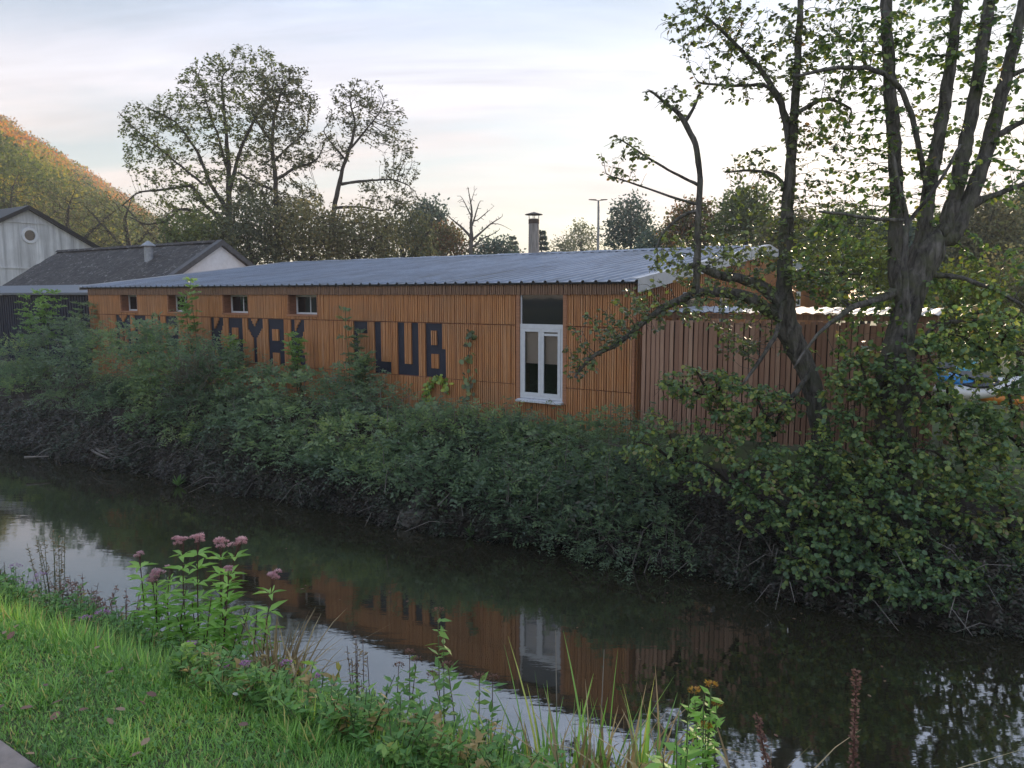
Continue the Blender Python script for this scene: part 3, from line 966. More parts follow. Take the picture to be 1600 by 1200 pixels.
# canopy behind the fence, beside the gable
can = local_root('canopy', S0 + 0.1, Q0 + 0.75, 'low corrugated sheet canopy on posts between board fence and gable end', 'canopy')
cz = at_q(1100, 489, Q0 + 0.75)[2] - ROOT_Z
cv = MB()
nx = 90
xs_ = np.linspace(0.12, 4.6, nx)
wv = np.abs(np.sin(xs_ * math.pi / 0.21)) * 0.035
V = [(xs_[i], 0.0, cz + wv[i]) for i in range(nx)] + [(xs_[i], 1.5, cz + 0.075 + wv[i]) for i in range(nx)]
cv.add(V, [(i, i + 1, nx + i + 1, nx + i) for i in range(nx - 1)])
V2 = [(v[0], v[1], v[2] - 0.012) for v in V]
cv.add(V2, [(i, nx + i, nx + i + 1, i + 1) for i in range(nx - 1)])
cv.build('sheet_roof', 'galv', can)
MB().box(0.12, 4.6, 0.05, 0.10, cz - 0.10, cz - 0.012).build('beam', 'frieze', can)
for px_ in (0.2, 1.6, 3.0, 4.4):
    MB().box(px_, px_ + 0.09, 0.05, 0.13, 0.02, cz - 0.10).build('post', 'frieze', can)
    MB().box(px_, px_ + 0.09, 1.35, 1.43, 0.02, cz + 0.05).build('post', 'frieze', can)

# board fence in line with the wall
fen = local_root('board_fence', S0 + 0.05, Q0 + 0.03, 'tall reddish vertical board fence continuing from the clubhouse corner', 'fence')
fz1 = Z(3.62)
x = 0.0
bme = []
for k in range(4):
    wdt = (0.072, 0.076, 0.069, 0.074)[k]
    b4 = MB().hexa([(0, 0, 0), (wdt, 0, 0), (wdt, 0.022, 0), (0, 0.022, 0)], [(0, 0.002, 1), (wdt, 0.002, 1), (wdt, 0.022, 1), (0, 0.022, 1)])
    me = b4.mesh('board')
    me.materials.append(M['fence'])
    bme.append(me)
k = 0
while x < 4.65:
    o = link('board', bme[int(rng.integers(0, 4))], None, fen)
    o.location = (x, rng.uniform(-0.006, 0.006), 0.10 + rng.uniform(-0.02, 0.02))
    o.scale = (1, 1, fz1 - 0.10 + rng.normal() * 0.012)
    o.rotation_euler = (0, rng.normal() * 0.003, 0)
    x += 0.0865 + rng.uniform(0, 0.005)
MB().box(0.0, 4.68, 0.0265, 0.0315, 0.12, fz1 - 0.03).build('gap_shade_panel', 'backing', fen)  # dark sheet added so the gaps between boards read as shadow
for z_ in (0.45, 1.1, 1.8):
    MB().box(-0.02, 4.7, 0.032, 0.07, z_, z_ + 0.07).build('rail', 'fence', fen)
for x_ in (0.02, 1.55, 3.1, 4.6):
    MB().box(x_, x_ + 0.09, 0.072, 0.16, 0.0, fz1 - 0.02).build('post', 'frieze', fen)

# notice fixed to the gable
pz = at_y(1247, 467, 21.9)
s_, q_ = SQ(pz)
ntc = local_root('notice_board', S0 + XR + 0.03, Q0 + 8.6, 'small white notice with a dark figure fixed to the gable slats', 'notice', ROOT_Z)
d_ = ray(1247, 467)
k_ = (S0 + XR + 0.03) / (d_[0] * W[0] + d_[1] * W[1])
P_ = np.array((0, 0, ZC)) + d_ * k_
s_, q_ = SQ(P_)
ntc.location = (P_[0], P_[1], P_[2] - 0.22)
MB().box(0.0, 0.012, -0.24, 0.24, 0.0, 0.44).build('board', 'paper', ntc)
prn = MB()
prn.lathe([(0.05, 0), (0.075, 0.004), (0.05, 0.008)], (0, 0, 0), 14)
prm = MB()
an = np.linspace(0, 2 * math.pi, 16, endpoint=False)
prm.prism([(0.10 * math.cos(t_), 0.30 + 0.09 * math.sin(t_)) for t_ in an], 'x', 0.0125, 0.016)
prm.prism([(-0.15, 0.05), (0.15, 0.05), (0.11, 0.17), (0.0, 0.21), (-0.11, 0.17)], 'x', 0.0125, 0.016)
prm.build('print', 'print', ntc)

# ------------------------------------------------------------------ other buildings on the left
# old barn with mossy slate roof and white gable
BS1, BS0, BQ = -26.2, -38.8, 18.6
barn = local_root('old_barn', BS1, BQ, 'old low barn with mossy dark slate roof and white gable end', 'barn')
LN, HW, ZRB, ZEB = BS1 - BS0, 2.85, Z(6.12), Z(4.28)
MB().prism([(-HW + 0.2, 0), (HW - 0.2, 0), (HW - 0.2, ZEB - 0.03), (0, ZRB - 0.16), (-HW + 0.2, ZEB - 0.03)], 'x', -LN + 0.1, -0.1).build('wall', 'white_wall', barn)
for sg in (-1, 1):
    rb = MB()
    nx_, ny_ = 36, 12
    xs_, ts_ = np.linspace(-LN - 0.12, -0.28, nx_), np.linspace(0, 1, ny_)
    V = []
    for tt in ts_:
        for xx in xs_:
            V.append((xx, sg * (0.02 + tt * (HW + 0.15)), ZRB - tt * (ZRB - ZEB) * (HW + 0.15) / HW + rng.normal() * 0.012 - 0.05 * math.sin(xx * 0.5) * math.sin(tt * 3)))
    fc = []
    for i in range(ny_ - 1):
        for j in range(nx_ - 1):
            q4 = (i * nx_ + j, i * nx_ + j + 1, (i + 1) * nx_ + j + 1, (i + 1) * nx_ + j)
            fc.append(q4 if sg < 0 else q4[::-1])
    rb.add(V, fc)
    rb.add([(v[0], v[1], v[2] - 0.06) for v in V], [f[::-1] for f in fc])
    ro = rb.build('roof', 'slates', barn)
    bg_ = MB()
    e_ = HW + 0.12
    ze_ = ZRB - (ZRB - ZEB) * e_ / HW
    bg_.hexa([(-0.28, 0, ZRB - 0.14), (0.06, 0, ZRB - 0.14), (0.06, sg * e_, ze_ - 0.14), (-0.28, sg * e_, ze_ - 0.14)],
             [(-0.28, 0, ZRB + 0.07), (0.06, 0, ZRB + 0.07), (0.06, sg * e_, ze_ + 0.07), (-0.28, sg * e_, ze_ + 0.07)])
    bg_.build('barge_board', 'barge', barn)
rc = MB()
for i in range(24):
    x0 = -LN - 0.1 + i * (LN - 0.2) / 24
    rc.prism([(-0.16, ZRB - 0.03), (0.16, ZRB - 0.03), (0.06, ZRB + 0.075 + rng.normal() * 0.008), (-0.06, ZRB + 0.075)], 'x', x0, x0 + (LN - 0.2) / 24 - 0.012)
rc.build('ridge_tiles', 'slates', barn)
# vent pipe on the near slope
d_ = ray(233, 408)
best = None
for tt in np.linspace(0.05, 0.9, 60):
    q__ = BQ - tt * HW
    p_ = at_q(233, 408, q__)
    zz = (ZRB + ROOT_Z) - tt * (ZRB - ZEB)
    if best is None or abs(p_[2] - zz) < best[0]:
        best = (abs(p_[2] - zz), p_, q__)
vs_, vq_ = SQ(best[1])
vx, vy, vz = vs_ - BS1, vq_ - BQ, best[1][2] - ROOT_Z
vh = at_q(232, 380, vq_)[2] - ROOT_Z
vp = MB().lathe([(0.17, vz - 0.25), (0.17, vh - 0.12)], (vx, vy, 0), 14).build('vent_pipe', 'galv', barn)
MB().lathe([(0.28, vh - 0.12), (0.28, vh - 0.09), (0.03, vh + 0.10)], (vx, vy, 0), 14).build('vent_cap', 'galv', vp)
# low navy shed joining barn and clubhouse
shed = local_root('navy_shed', S0 + XL - 0.45, 13.7, 'low dark navy clad shed with grey lean-to roof left of the clubhouse', 'shed')
sh = MB()
SL = 16.0
sh.box(-SL, -0.05, 0.0, 1.9, 0.0, Z(4.06))
sh.build('wall', 'navy_sheet', shed)
rbm = MB()
x = -SL
while x < -0.1:
    rbm.box(x, x + 0.05, -0.025, -0.001, 0.0, Z(4.05))
    x += 0.19
rbm.build('cladding_ribs', 'navy_sheet', shed)
MB().hexa([(-SL - 0.1, -0.2, Z(4.075)), (-0.02, -0.2, Z(4.075)), (-0.02, 2.0, Z(4.40)), (-SL - 0.1, 2.0, Z(4.40))],
          [(-SL - 0.1, -0.2, Z(4.15)), (-0.02, -0.2, Z(4.15)), (-0.02, 2.0, Z(4.47)), (-SL - 0.1, 2.0, Z(4.47))]).build('roof', 'shed_roof', shed)
# pale streaked warehouse with round window
WS, WQ = -44.9, 20.05
ware = local_root('warehouse', WS, WQ, 'pale streaked concrete warehouse gable with a round window', 'warehouse')
apx = at_y(60, 327, XY(WS, WQ)[1])[2] - ROOT_Z
HWW = 4.6
dz_ = HWW * 0.55
MB().prism([(-HWW, 0), (HWW, 0), (HWW, apx - dz_), (0, apx - 0.02), (-HWW, apx - dz_)], 'x', -14, 0).build('wall', 'concrete', ware)
for sg in (-1, 1):
    e_ = HWW + 0.25
    MB().hexa([(-14.2, 0, apx - 0.02), (0.22, 0, apx - 0.02), (0.22, sg * e_, apx - 0.02 - e_ * 0.55), (-14.2, sg * e_, apx - 0.02 - e_ * 0.55)],
              [(-14.2, 0, apx + 0.2), (0.22, 0, apx + 0.2), (0.22, sg * e_, apx + 0.2 - e_ * 0.55), (-14.2, sg * e_, apx + 0.2 - e_ * 0.55)]).build('roof', 'black_trim', ware)
wr = at_y(60, 368, XY(WS, WQ)[1])[2] - ROOT_Z
an = np.linspace(0, 2 * math.pi, 28, endpoint=False)
rw = MB()
V = [(0.0 + dx, r_ * math.cos(t_), wr + r_ * math.sin(t_)) for dx, r_ in ((0.0, 0.43), (0.07, 0.41), (0.07, 0.28), (0.005, 0.27)) for t_ in an]
rw.add(V, [(i * 28 + j, i * 28 + (j + 1) % 28, (i + 1) * 28 + (j + 1) % 28, (i + 1) * 28 + j) for i in range(3) for j in range(28)])
rw_o = rw.build('round_window', 'white_frame', ware)
MB().prism([(0.275 * math.cos(t_), wr + 0.275 * math.sin(t_)) for t_ in an], 'x', 0.003, 0.006).build('pane', 'glass', rw_o)
for zz, hw_ in ((at_y(60, 348, XY(WS, WQ)[1])[2] - ROOT_Z, 1.25), (at_y(30, 419, XY(WS, WQ)[1])[2] - ROOT_Z, HWW - 0.05)):
    MB().box(0.001, 0.05, -hw_, hw_, zz - 0.04, zz + 0.04).build('string_course', 'concrete', ware)
for yy_ in np.arange(-HWW + 0.4, HWW, 0.92):
    MB().box(0.001, 0.018, yy_, yy_ + 0.03, 0.0, apx - 0.25 - abs(yy_) * 0.55).build('panel_joint', 'concrete', ware)
p_ = SQ(at_q(45, 422, WQ + 0.2))
lw = MB().box(0.002, 0.05, 0.4, 1.7, wr - 3.0, wr - 1.55).build('window', 'white_frame', ware)
MB().box(0.051, 0.056, 0.5, 1.6, wr - 2.9, wr - 1.65).build('pane', 'glass', lw)

# street lamp far behind the roof
LY = 62.0
lp = at_y(934, 420, LY)
lamp = empty('street_lamp', (lp[0], lp[1], 1.55), 0, 'slim grey double-arm street lamp beyond the roof', 'street lamp')
lh = at_y(934, 313, LY)[2] - 1.55
MB().lathe([(0.16, 0), (0.15, 1.2), (0.12, 1.25), (0.085, lh)], (0, 0, 0), 12).build('post', 'lamp_post', lamp)
for sg, ln in ((-1, 0.62), (1, 0.55)):
    MB().hexa([(0, -0.03, lh - 0.05), (sg * ln * 0.4, -0.03, lh - 0.03), (sg * ln * 0.4, 0.03, lh - 0.03), (0, 0.03, lh - 0.05)],
              [(0, -0.03, lh + 0.0), (sg * ln * 0.4, -0.03, lh + 0.02), (sg * ln * 0.4, 0.03, lh + 0.02), (0, 0.03, lh + 0.0)]).build('arm', 'lamp_post', lamp)
    MB().hexa([(sg * ln * 0.3, -0.14, lh - 0.02), (sg * ln * 1.25, -0.10, lh + 0.03), (sg * ln * 1.25, 0.10, lh + 0.03), (sg * ln * 0.3, 0.14, lh - 0.02)],
              [(sg * ln * 0.3, -0.12, lh + 0.07), (sg * ln * 1.25, -0.08, lh + 0.09), (sg * ln * 1.25, 0.08, lh + 0.09), (sg * ln * 0.3, 0.12, lh + 0.07)]).build('lamp_head', 'rust', lamp)


# ------------------------------------------------------------------ growing trees
def project(P):
    P = np.asarray(P)
    d = P - np.array((0, 0, ZC))
    f_ = d[..., 1] * math.cos(PITCH) - d[..., 2] * math.sin(PITCH)
    u_ = d[..., 1] * math.sin(PITCH) + d[..., 2] * math.cos(PITCH)
    f_ = np.where(np.abs(f_) < 1e-3, 1e-3, f_)
    return 800 + F * d[..., 0] / f_, 600 - F * u_ / f_


def colonize(P0, par0, A, step, infl, kill, iters=60, trop=(0, 0, 0.12), jit=0.18, maxn=9000):
    P = [np.asarray(p, dtype=float) for p in P0]
    par = list(par0)
    A = np.asarray(A, dtype=float)
    X = np.array(P)
    dist = np.full(len(A), 1e9)
    near = np.zeros(len(A), dtype=int)
    for c0 in range(0, len(X), 200):
        D = np.linalg.norm(A[:, None] - X[None, c0:c0 + 200], axis=2)
        j = D.argmin(1)
        dm = D[np.arange(len(A)), j]
        better = dm < dist
        dist[better], near[better] = dm[better], j[better] + c0
    trop = np.asarray(trop)
    for it in range(iters):
        if len(A) == 0 or len(P) > maxn:
            break
        act = dist < infl
        if not act.any():
            infl *= 1.5
            continue
        X = np.array(P)
        V = unit(A[act] - X[near[act]])
        ids, inv = np.unique(near[act], return_inverse=True)
        acc = np.zeros((len(ids), 3))
        np.add.at(acc, inv, V)
        d = unit(unit(acc) + trop + rng.normal(size=acc.shape) * jit)
        newp = X[ids] + d * step
        n0 = len(P)
        P.extend(list(newp))
        par.extend(ids.tolist())
        D = np.linalg.norm(A[:, None] - newp[None], axis=2)
        j = D.argmin(1)
        dm = D[np.arange(len(A)), j]
        better = dm < dist
        dist[better], near[better] = dm[better], j[better] + n0
        keep = dist > kill
        A, dist, near = A[keep], dist[keep], near[keep]
    return np.array(P), np.array(par)


def smooth_noise(P, f_):
    return (np.sin(P[:, 0] * f_ + 1.7 * np.sin(P[:, 2] * f_ * 0.7)) + np.sin(P[:, 1] * f_ * 1.3 + 0.7) + np.sin(P[:, 2] * f_ * 1.1 + 2.1 + P[:, 0] * f_ * 0.5)) / 3.0


def lobe_points(lobes, Y, n_, flat=0.8):
    """points spread through ellipsoids given as (px, py, rx, ry[, dY]) in the photo at depth Y"""
    ar = np.array([l[2] * l[3] for l in lobes], dtype=float)
    cnt = np.maximum(4, (n_ * ar / ar.sum())).astype(int)
    out = []
    for l, c in zip(lobes, cnt):
        dY = l[4] if len(l) > 4 else 0.0
        C_ = at_y(l[0], l[1], Y + dY)
        k = (Y + dY) / F
        r = rnd_dirs(c) * (rng.random((c, 1)) ** (1 / 2.4))
        out.append(C_ + r * np.array((l[2] * k, l[2] * k * flat, l[3] * k)))
    return np.concatenate(out)


def grow_tree(name, label, cat, Y, trunks, lobes, natt, step, bark_m, leaf_m, leaf_size, leaf_n, base=None, kill=1.6, infl=8.0,
              r_tip=None, expo=2.3, leaf_thr=3.2, trop=(0, 0, 0.12), tmpl=KITE, sides=6, spread=1.0, hang=0.3, vbias=0.0, vspan=0.7, aspect=0.6,
              group=None, clump=0.6, flat=0.8, maxn=9000, jit=0.18, up=0.5, crown_name='crown', up_only=None, leaf_hand=False, thin=1.0, cscale=14, ordered=False):
    P0, par0, R0 = [], [], []
    for tr in trunks:
        pts = np.array([at_y(t_[0], t_[1], Y + (t_[3] if len(t_) > 3 else 0.0)) for t_ in tr])
        rr = np.array([t_[2] * Y / F * thin for t_ in tr])
        seg = np.linalg.norm(np.diff(pts, axis=0), axis=1)
        cum = np.concatenate([[0], np.cumsum(seg)])
        m_ = max(3, int(cum[-1] / step) + 1)
        tt = np.linspace(0, cum[-1], m_)
        # smooth interpolation through the points
        rs = np.stack([np.interp(tt, cum, pts[:, k]) for k in range(3)], 1)
        if m_ > 4:
            for _ in range(2):
                rs[1:-1] = 0.25 * rs[:-2] + 0.5 * rs[1:-1] + 0.25 * rs[2:]
        rr2 = np.interp(tt, cum, rr)
        rs[1:] += rng.normal(size=(m_ - 1, 3)) * np.minimum(rr2[1:, None] * 0.22, step * 0.10)
        if not P0:
            prev = -1
        else:
            prev = int(np.linalg.norm(np.array(P0) - rs[0], axis=1).argmin())
        for i in range(m_):
            P0.append(rs[i])
            par0.append(prev)
            R0.append(rr2[i])
            prev = len(P0) - 1
    nh = len(P0)
    base = np.array(P0[0]) if base is None else np.asarray(base)
    A = lobe_points(lobes, Y, natt, flat) if lobes else np.zeros((0, 3))
    if lobes:
        P, par = colonize(P0, par0, A, step, step * infl, step * kill, 110, trop, jit, maxn)
    else:
        P, par = np.array(P0), np.array(par0)
    n_ = len(P)
    r_tip = r_tip or step * 0.03
    acc = np.zeros(n_)
    rad = np.zeros(n_)
    kids = [[] for _ in range(n_)]
    for i in range(n_ - 1, -1, -1):
        v = acc[i] ** (1 / expo) if acc[i] > 0 else r_tip
        rad[i] = R0[i] if i < nh else v
        if par[i] >= 0:
            acc[par[i]] += max(v, r_tip) ** expo
            kids[par[i]].append(i)
    for i in range(nh, n_):
        rad[i] = min(rad[i], rad[par[i]] * 0.92)
    mb = MB()
    todo = [i for i in range(n_) if par[i] < 0]
    while todo:
        s_ = todo.pop()
        ch = [s_]
        if par[s_] >= 0:
            ch.insert(0, par[s_])
        cur = s_
        while kids[cur]:
            ks = sorted(kids[cur], key=lambda j: -rad[j])
            todo.extend(ks[1:])
            cur = ks[0]
            ch.append(cur)
        if len(ch) < 2:
            continue
        pts = P[ch].copy()
        rr = rad[ch].copy()
        if par[s_] >= 0:
            rr[0] = min(rr[0], rr[1] * 1.25)
        if len(ch) > 3:
            pts[1:-1] = 0.2 * pts[:-2] + 0.6 * pts[1:-1] + 0.2 * pts[2:]
        if rr.max() > step * 0.25:
            rr = rr * (1 + 0.045 * rng.normal(size=len(rr)))
        mb.tube(pts, rr, sides if rr.max() > step * 0.12 else 4, cap=True)
    root = empty(name, base, 0, label, cat, group)
    mb.build('trunk', bark_m, root, smooth=True, off=base)
    if leaf_n > 0:
        sel = np.where((rad < leaf_thr * r_tip) & ((np.arange(n_) >= nh) | leaf_hand))[0]
        if clump > 0 and len(sel):
            nzv = 0.7 * smooth_noise(P[sel], 2 * math.pi / (step * cscale)) + 0.3 * smooth_noise(P[sel] + 3.1, 2 * math.pi / (step * cscale * 0.4))
            sel = sel[rng.random(len(sel)) < np.clip(1 - clump * 0.5 + nzv * clump * 1.7, 0.07, 1)]
        if len(sel):
            i_ = np.repeat(sel, leaf_n)
            pos = P[i_] + rng.normal(size=(len(i_), 3)) * step * 0.55 * spread
            ax = rnd_dirs(len(i_)) + unit(P[i_] - P[np.maximum(par[i_], 0)]) * 0.6 + np.array((0, 0, -hang))
            nr = rnd_dirs(len(i_)) + np.array((0, -0.15, up))
            if ordered:                                     # leaves set alternately along the twig, hanging a little
                tw = unit(P[i_] - P[np.maximum(par[i_], 0)])
                pos = P[i_] - tw * (rng.random((len(i_), 1)) * step) + rng.normal(size=(len(i_), 3)) * step * 0.12 * spread
                sd_ = unit(np.cross(tw, rnd_dirs(len(i_)) * 0.5 + np.array((0, 0, 1.0))))
                ax = tw * 0.55 + sd_ * rng.choice([-1.0, 1.0], (len(i_), 1)) + np.array((0, 0, -hang)) + rng.normal(size=(len(i_), 3)) * 0.3
                nr = rng.normal(size=(len(i_), 3)) * 0.55 + np.array((0, -0.2, up + 0.4))
            sz = leaf_size * rng.uniform(0.6, 1.25, len(i_))
            at_ = 0.5 + vbias + vspan * (rng.random(len(i_)) - 0.5) + 0.18 * smooth_noise(pos, 2 * math.pi / (step * 12))
            me_ = ngon_mesh(crown_name, leaf_verts(pos - base, ax, nr, sz, sz * aspect * rng.uniform(0.8, 1.2, len(i_)), tmpl), len(tmpl), at_)
            link(crown_name, me_, leaf_m, root)
    return root


# ------------------------------------------------------------------ hillside and far trees
VD = unit(np.array((-0.30, 1.0)))                           # the valley runs this way
VP_ = np.array((-VD[1], VD[0]))                             # to its left


def hill_z(off):
    return np.interp(off, [-50, 16, 36, 74, 114, 175], [1.5, 1.5, 17, 46, 59, 65])


hb = MB()
ts_ = np.linspace(60, 470, 40)
os_ = np.concatenate([np.linspace(14, 114, 24), np.linspace(130, 240, 6)])
V = []
for t_ in ts_:
    for o_ in os_:
        p = VD * t_ + VP_ * o_
        V.append((p[0], p[1], float(hill_z(o_)) - 0.25 + (0 if o_ > 18 else -1.0)))
no_ = len(os_)
hb.add(V, [(i * no_ + j, i * no_ + j + 1, (i + 1) * no_ + j + 1, (i + 1) * no_ + j) for i in range(len(ts_) - 1) for j in range(no_ - 1)])
M['hill'] = simple('hill_floor', (0.06, 0.05, 0.03), 0.95, var=0.4, scale=0.2)
tag(hb.build('hill', 'hill', smooth=True), kind='structure')
# a low wooded rise on the right
hb = MB()
V = []
for t_ in np.linspace(0, 1, 26):
    for h_ in np.linspace(0, 1, 10):
        px_ = 1330 + t_ * 700
        Yd = 110 + h_ * 70
        b_ = at_y(px_, 461, Yd)
        top_ = np.interp(px_, [1330, 1450, 1540, 1640, 1800, 2030], [0, 3, 12, 21, 30, 34])
        V.append((b_[0], b_[1], 1.3 + top_ * math.sin(h_ * math.pi / 2)))
hb.add(V, [(i * 10 + j, i * 10 + j + 1, (i + 1) * 10 + j + 1, (i + 1) * 10 + j) for i in range(25) for j in range(9)])
tag(hb.build('far_rise', 'hill', smooth=True), kind='structure')


def crown_leaves(C_, R_, n_, size, vmid, vs_=0.10):
    """leaf clumps over lumpy crowns; C_ centre, R_ radii"""
    d = rnd_dirs(n_)
    d[:, 2] = np.where(d[:, 2] < -0.35, -d[:, 2], d[:, 2])
    lump = 1 + 0.16 * np.sin(d[:, 0] * 6 + C_[0]) * np.sin(d[:, 2] * 7 + C_[1]) + 0.1 * np.sin(d[:, 1] * 11 + C_[2])
    rr = (0.72 + 0.28 * rng.random(n_) ** 0.6) * lump
    pos = C_ + d * R_ * rr[:, None]
    ax = rnd_dirs(n_)
    nr = d + rnd_dirs(n_) * 0.6
    sz = size * rng.uniform(0.6, 1.3, n_)
    at_ = vmid + rng.normal(size=n_) * vs_
    return leaf_verts(pos, ax, nr, sz, sz * 0.7), at_


LV, LA = [], []
for _ in range(1500):
    t_ = 88 + 342 * rng.random() ** 1.2
    o_ = 22 + 62 * rng.random()
    p = VD * t_ + VP_ * o_
    z = float(hill_z(o_))
    px_, py_ = project(np.array((p[0], p[1], z + 6)))
    if px_ < -190 or px_ > 420:
        continue
    h = rng.uniform(2.4, 4.8)
    band = (o_ - 22) / 62
    if band > 0.74:
        vm = rng.choice([0.52, 0.58, 0.62, 0.66])             # brown ridge
    elif band > 0.30:
        vm = rng.choice([0.4, 0.42, 0.2, 0.78, 0.85, 0.95, 0.9, 0.6])
    else:
        vm = rng.choice([0.02, 0.08, 0.2, 0.3, 0.12, 0.42])
    dist_ = math.hypot(p[0], p[1])
    n_ = int(np.clip(400 * 120 / dist_, 150, 460))
    v_, a_ = crown_leaves(np.array((p[0], p[1], z + h * 0.9)), np.array((h, h, h * 1.05)) * rng.uniform(0.85, 1.1), n_, 0.42 * math.sqrt(max(dist_, 90) / 120) * 1.25, vm, 0.05)
    LV.append(v_)
    LA.append(a_)
hill_wood = link('hillside_wood', ngon_mesh('hillside_wood', np.concatenate(LV), 4, np.concatenate(LA)), 'lf_hill')
tag(hill_wood, 'autumn wood of green, yellow and orange crowns covering the hillside', 'wood', kind='stuff')
LV, LA = [], []
for _ in range(230):
    px_ = rng.uniform(1390, 1660)
    h_ = rng.random()
    b_ = at_y(px_, 461, 110 + h_ * 70)
    top_ = np.interp(px_, [1330, 1450, 1540, 1640, 1800], [0, 3, 12, 21, 30])
    z = 1.3 + top_ * math.sin(h_ * math.pi / 2)
    h = rng.uniform(3, 5)
    v_, a_ = crown_leaves(np.array((b_[0], b_[1], z + h * 0.7)), np.array((h, h, h)), 170, 0.85, rng.choice([0.1, 0.2, 0.5, 0.35, 0.58]), 0.06)
    LV.append(v_)
    LA.append(a_)
tag(link('far_wood', ngon_mesh('far_wood', np.concatenate(LV), 4, np.concatenate(LA)), 'lf_hill'), 'olive wood on the low rise at the far right', 'wood', kind='stuff')

GZ = 1.5
# bare-limbed trees in front of the hill, behind the warehouse
for i, (tx, ty, sp, yy_, lb) in enumerate(((20, 262, 80, 66, 'thin-leaved tree with dark limbs behind the left slope of the warehouse roof'), (110, 285, 75, 62, 'twiggy olive tree rising behind the warehouse ridge'),
                                           (200, 300, 80, 64, 'spreading yellow-green tree between warehouse and old barn'), (262, 318, 60, 60, 'low twiggy tree behind the old barn roof left of the big ash'))):
    grow_tree('valley_tree', lb, 'tree', yy_, [[(tx, 470, 9), (tx + 4, 400, 7), (tx - 6, 340, 4.5), (tx, ty + 30, 2)], [(tx, 395, 5), (tx - 45, 345, 3), (tx - 70, 320, 1.5)], [(tx + 3, 390, 5), (tx + 50, 345, 3), (tx + 75, 325, 1.5)]],
              [(tx, ty + 40, sp * 0.9, 45), (tx - sp * 0.6, ty + 75, sp * 0.6, 40), (tx + sp * 0.6, ty + 75, sp * 0.6, 40), (tx, ty + 95, sp, 35)], 3000, 0.26, 'bark_far', 'lf_olive' if i % 2 else 'lf_ash', 0.20, 3,
              thin=0.6, r_tip=0.012, leaf_thr=2.2, spread=1.4, vbias=-0.1, group='trees behind the warehouse')

# the three tall open trees behind the barn
YT = 47.0
grow_tree('ash_tree', 'tallest wide open-crowned tree with upright limbs behind the white barn gable', 'tree', YT,
          [[(362, 470, 11), (358, 400, 10), (358, 330, 8), (357, 250, 6), (352, 190, 4), (346, 130, 2.5)], [(357, 330, 7), (330, 290, 5), (308, 235, 4), (275, 190, 2.5), (235, 170, 1.5)],
           [(358, 300, 6), (375, 235, 4.5), (398, 185, 3.5), (425, 140, 2)], [(352, 350, 6), (318, 318, 4.5), (300, 288, 4), (262, 296, 3), (215, 300, 2), (190, 322, 1.3)],
           [(345, 380, 5.5), (318, 332, 4), (280, 325, 3.5), (262, 345, 3), (228, 352, 2), (200, 338, 1.3)], [(357, 270, 4), (340, 210, 3), (322, 160, 2), (310, 120, 1.2)], [(320, 290, 3.5), (265, 245, 2.6), (215, 205, 1.6), (185, 175, 1)]],
          [(390, 118, 62, 48), (335, 150, 62, 60), (290, 190, 60, 50), (225, 200, 42, 44), (250, 245, 60, 40), (300, 300, 62, 36), (370, 200, 60, 60), (355, 285, 50, 50), (310, 350, 60, 40)], 9000, 0.20, 'bark_far', 'lf_ash', 0.20, 6,
          thin=0.6, r_tip=0.010, leaf_thr=2.2, spread=3.0, clump=0.95, cscale=9, ordered=True, flat=0.7, kill=1.4)
grow_tree('alder_tree', 'dark dense-topped tree with bent trunk between two open-crowned trees', 'tree', YT - 2,
          [[(438, 470, 10), (434, 400, 9), (432, 330, 7), (430, 270, 6), (424, 225, 5), (428, 185, 4), (440, 140, 2.5)], [(432, 280, 4.5), (462, 262, 3.5), (495, 252, 2.5), (505, 230, 1.5)], [(426, 225, 4), (405, 195, 3), (392, 175, 2)],
           [(432, 300, 4), (400, 285, 3), (372, 270, 2)], [(430, 250, 3.5), (455, 225, 2.5), (480, 205, 1.8)]],
          [(445, 138, 42, 40), (425, 175, 38, 34), (468, 165, 34, 34), (450, 205, 40, 24), (415, 245, 34, 30), (470, 245, 36, 26), (410, 310, 46, 34), (470, 320, 40, 34)], 5500, 0.20, 'bark_far', 'lf_dark', 0.19, 9,
          thin=0.6, r_tip=0.010, leaf_thr=2.4, spread=3.0, clump=0.75, cscale=9, ordered=True, flat=0.8, kill=1.4)
grow_tree('alder_tree', 'slender leaning tree with dome-shaped airy top, right of the dark-topped tree', 'tree', YT - 1,
          [[(508, 470, 9), (514, 390, 8), (524, 315, 6.5), (535, 265, 5.5), (546, 235, 4.5), (556, 195, 3.5), (548, 165, 2)], [(530, 288, 4), (575, 282, 3), (615, 280, 2), (640, 290, 1.2)], [(548, 232, 3.5), (570, 205, 2.5), (590, 180, 1.6)],
           [(522, 325, 4), (560, 322, 3), (595, 330, 2), (615, 325, 1.2)], [(516, 370, 4), (545, 345, 3), (585, 352, 2.6), (612, 335, 1.5)], [(540, 250, 3), (518, 225, 2.2), (505, 205, 1.5)]],
          [(562, 152, 44, 28), (545, 185, 36, 32), (600, 190, 38, 38), (618, 225, 34, 26), (625, 265, 36, 22), (600, 300, 40, 22), (520, 235, 32, 32), (630, 310, 32, 18)], 5500, 0.20, 'bark_far', 'lf_dark', 0.18, 6,
          thin=0.6, r_tip=0.010, leaf_thr=2.0, spread=3.0, clump=0.9, cscale=9, ordered=True, flat=0.8, kill=1.4)
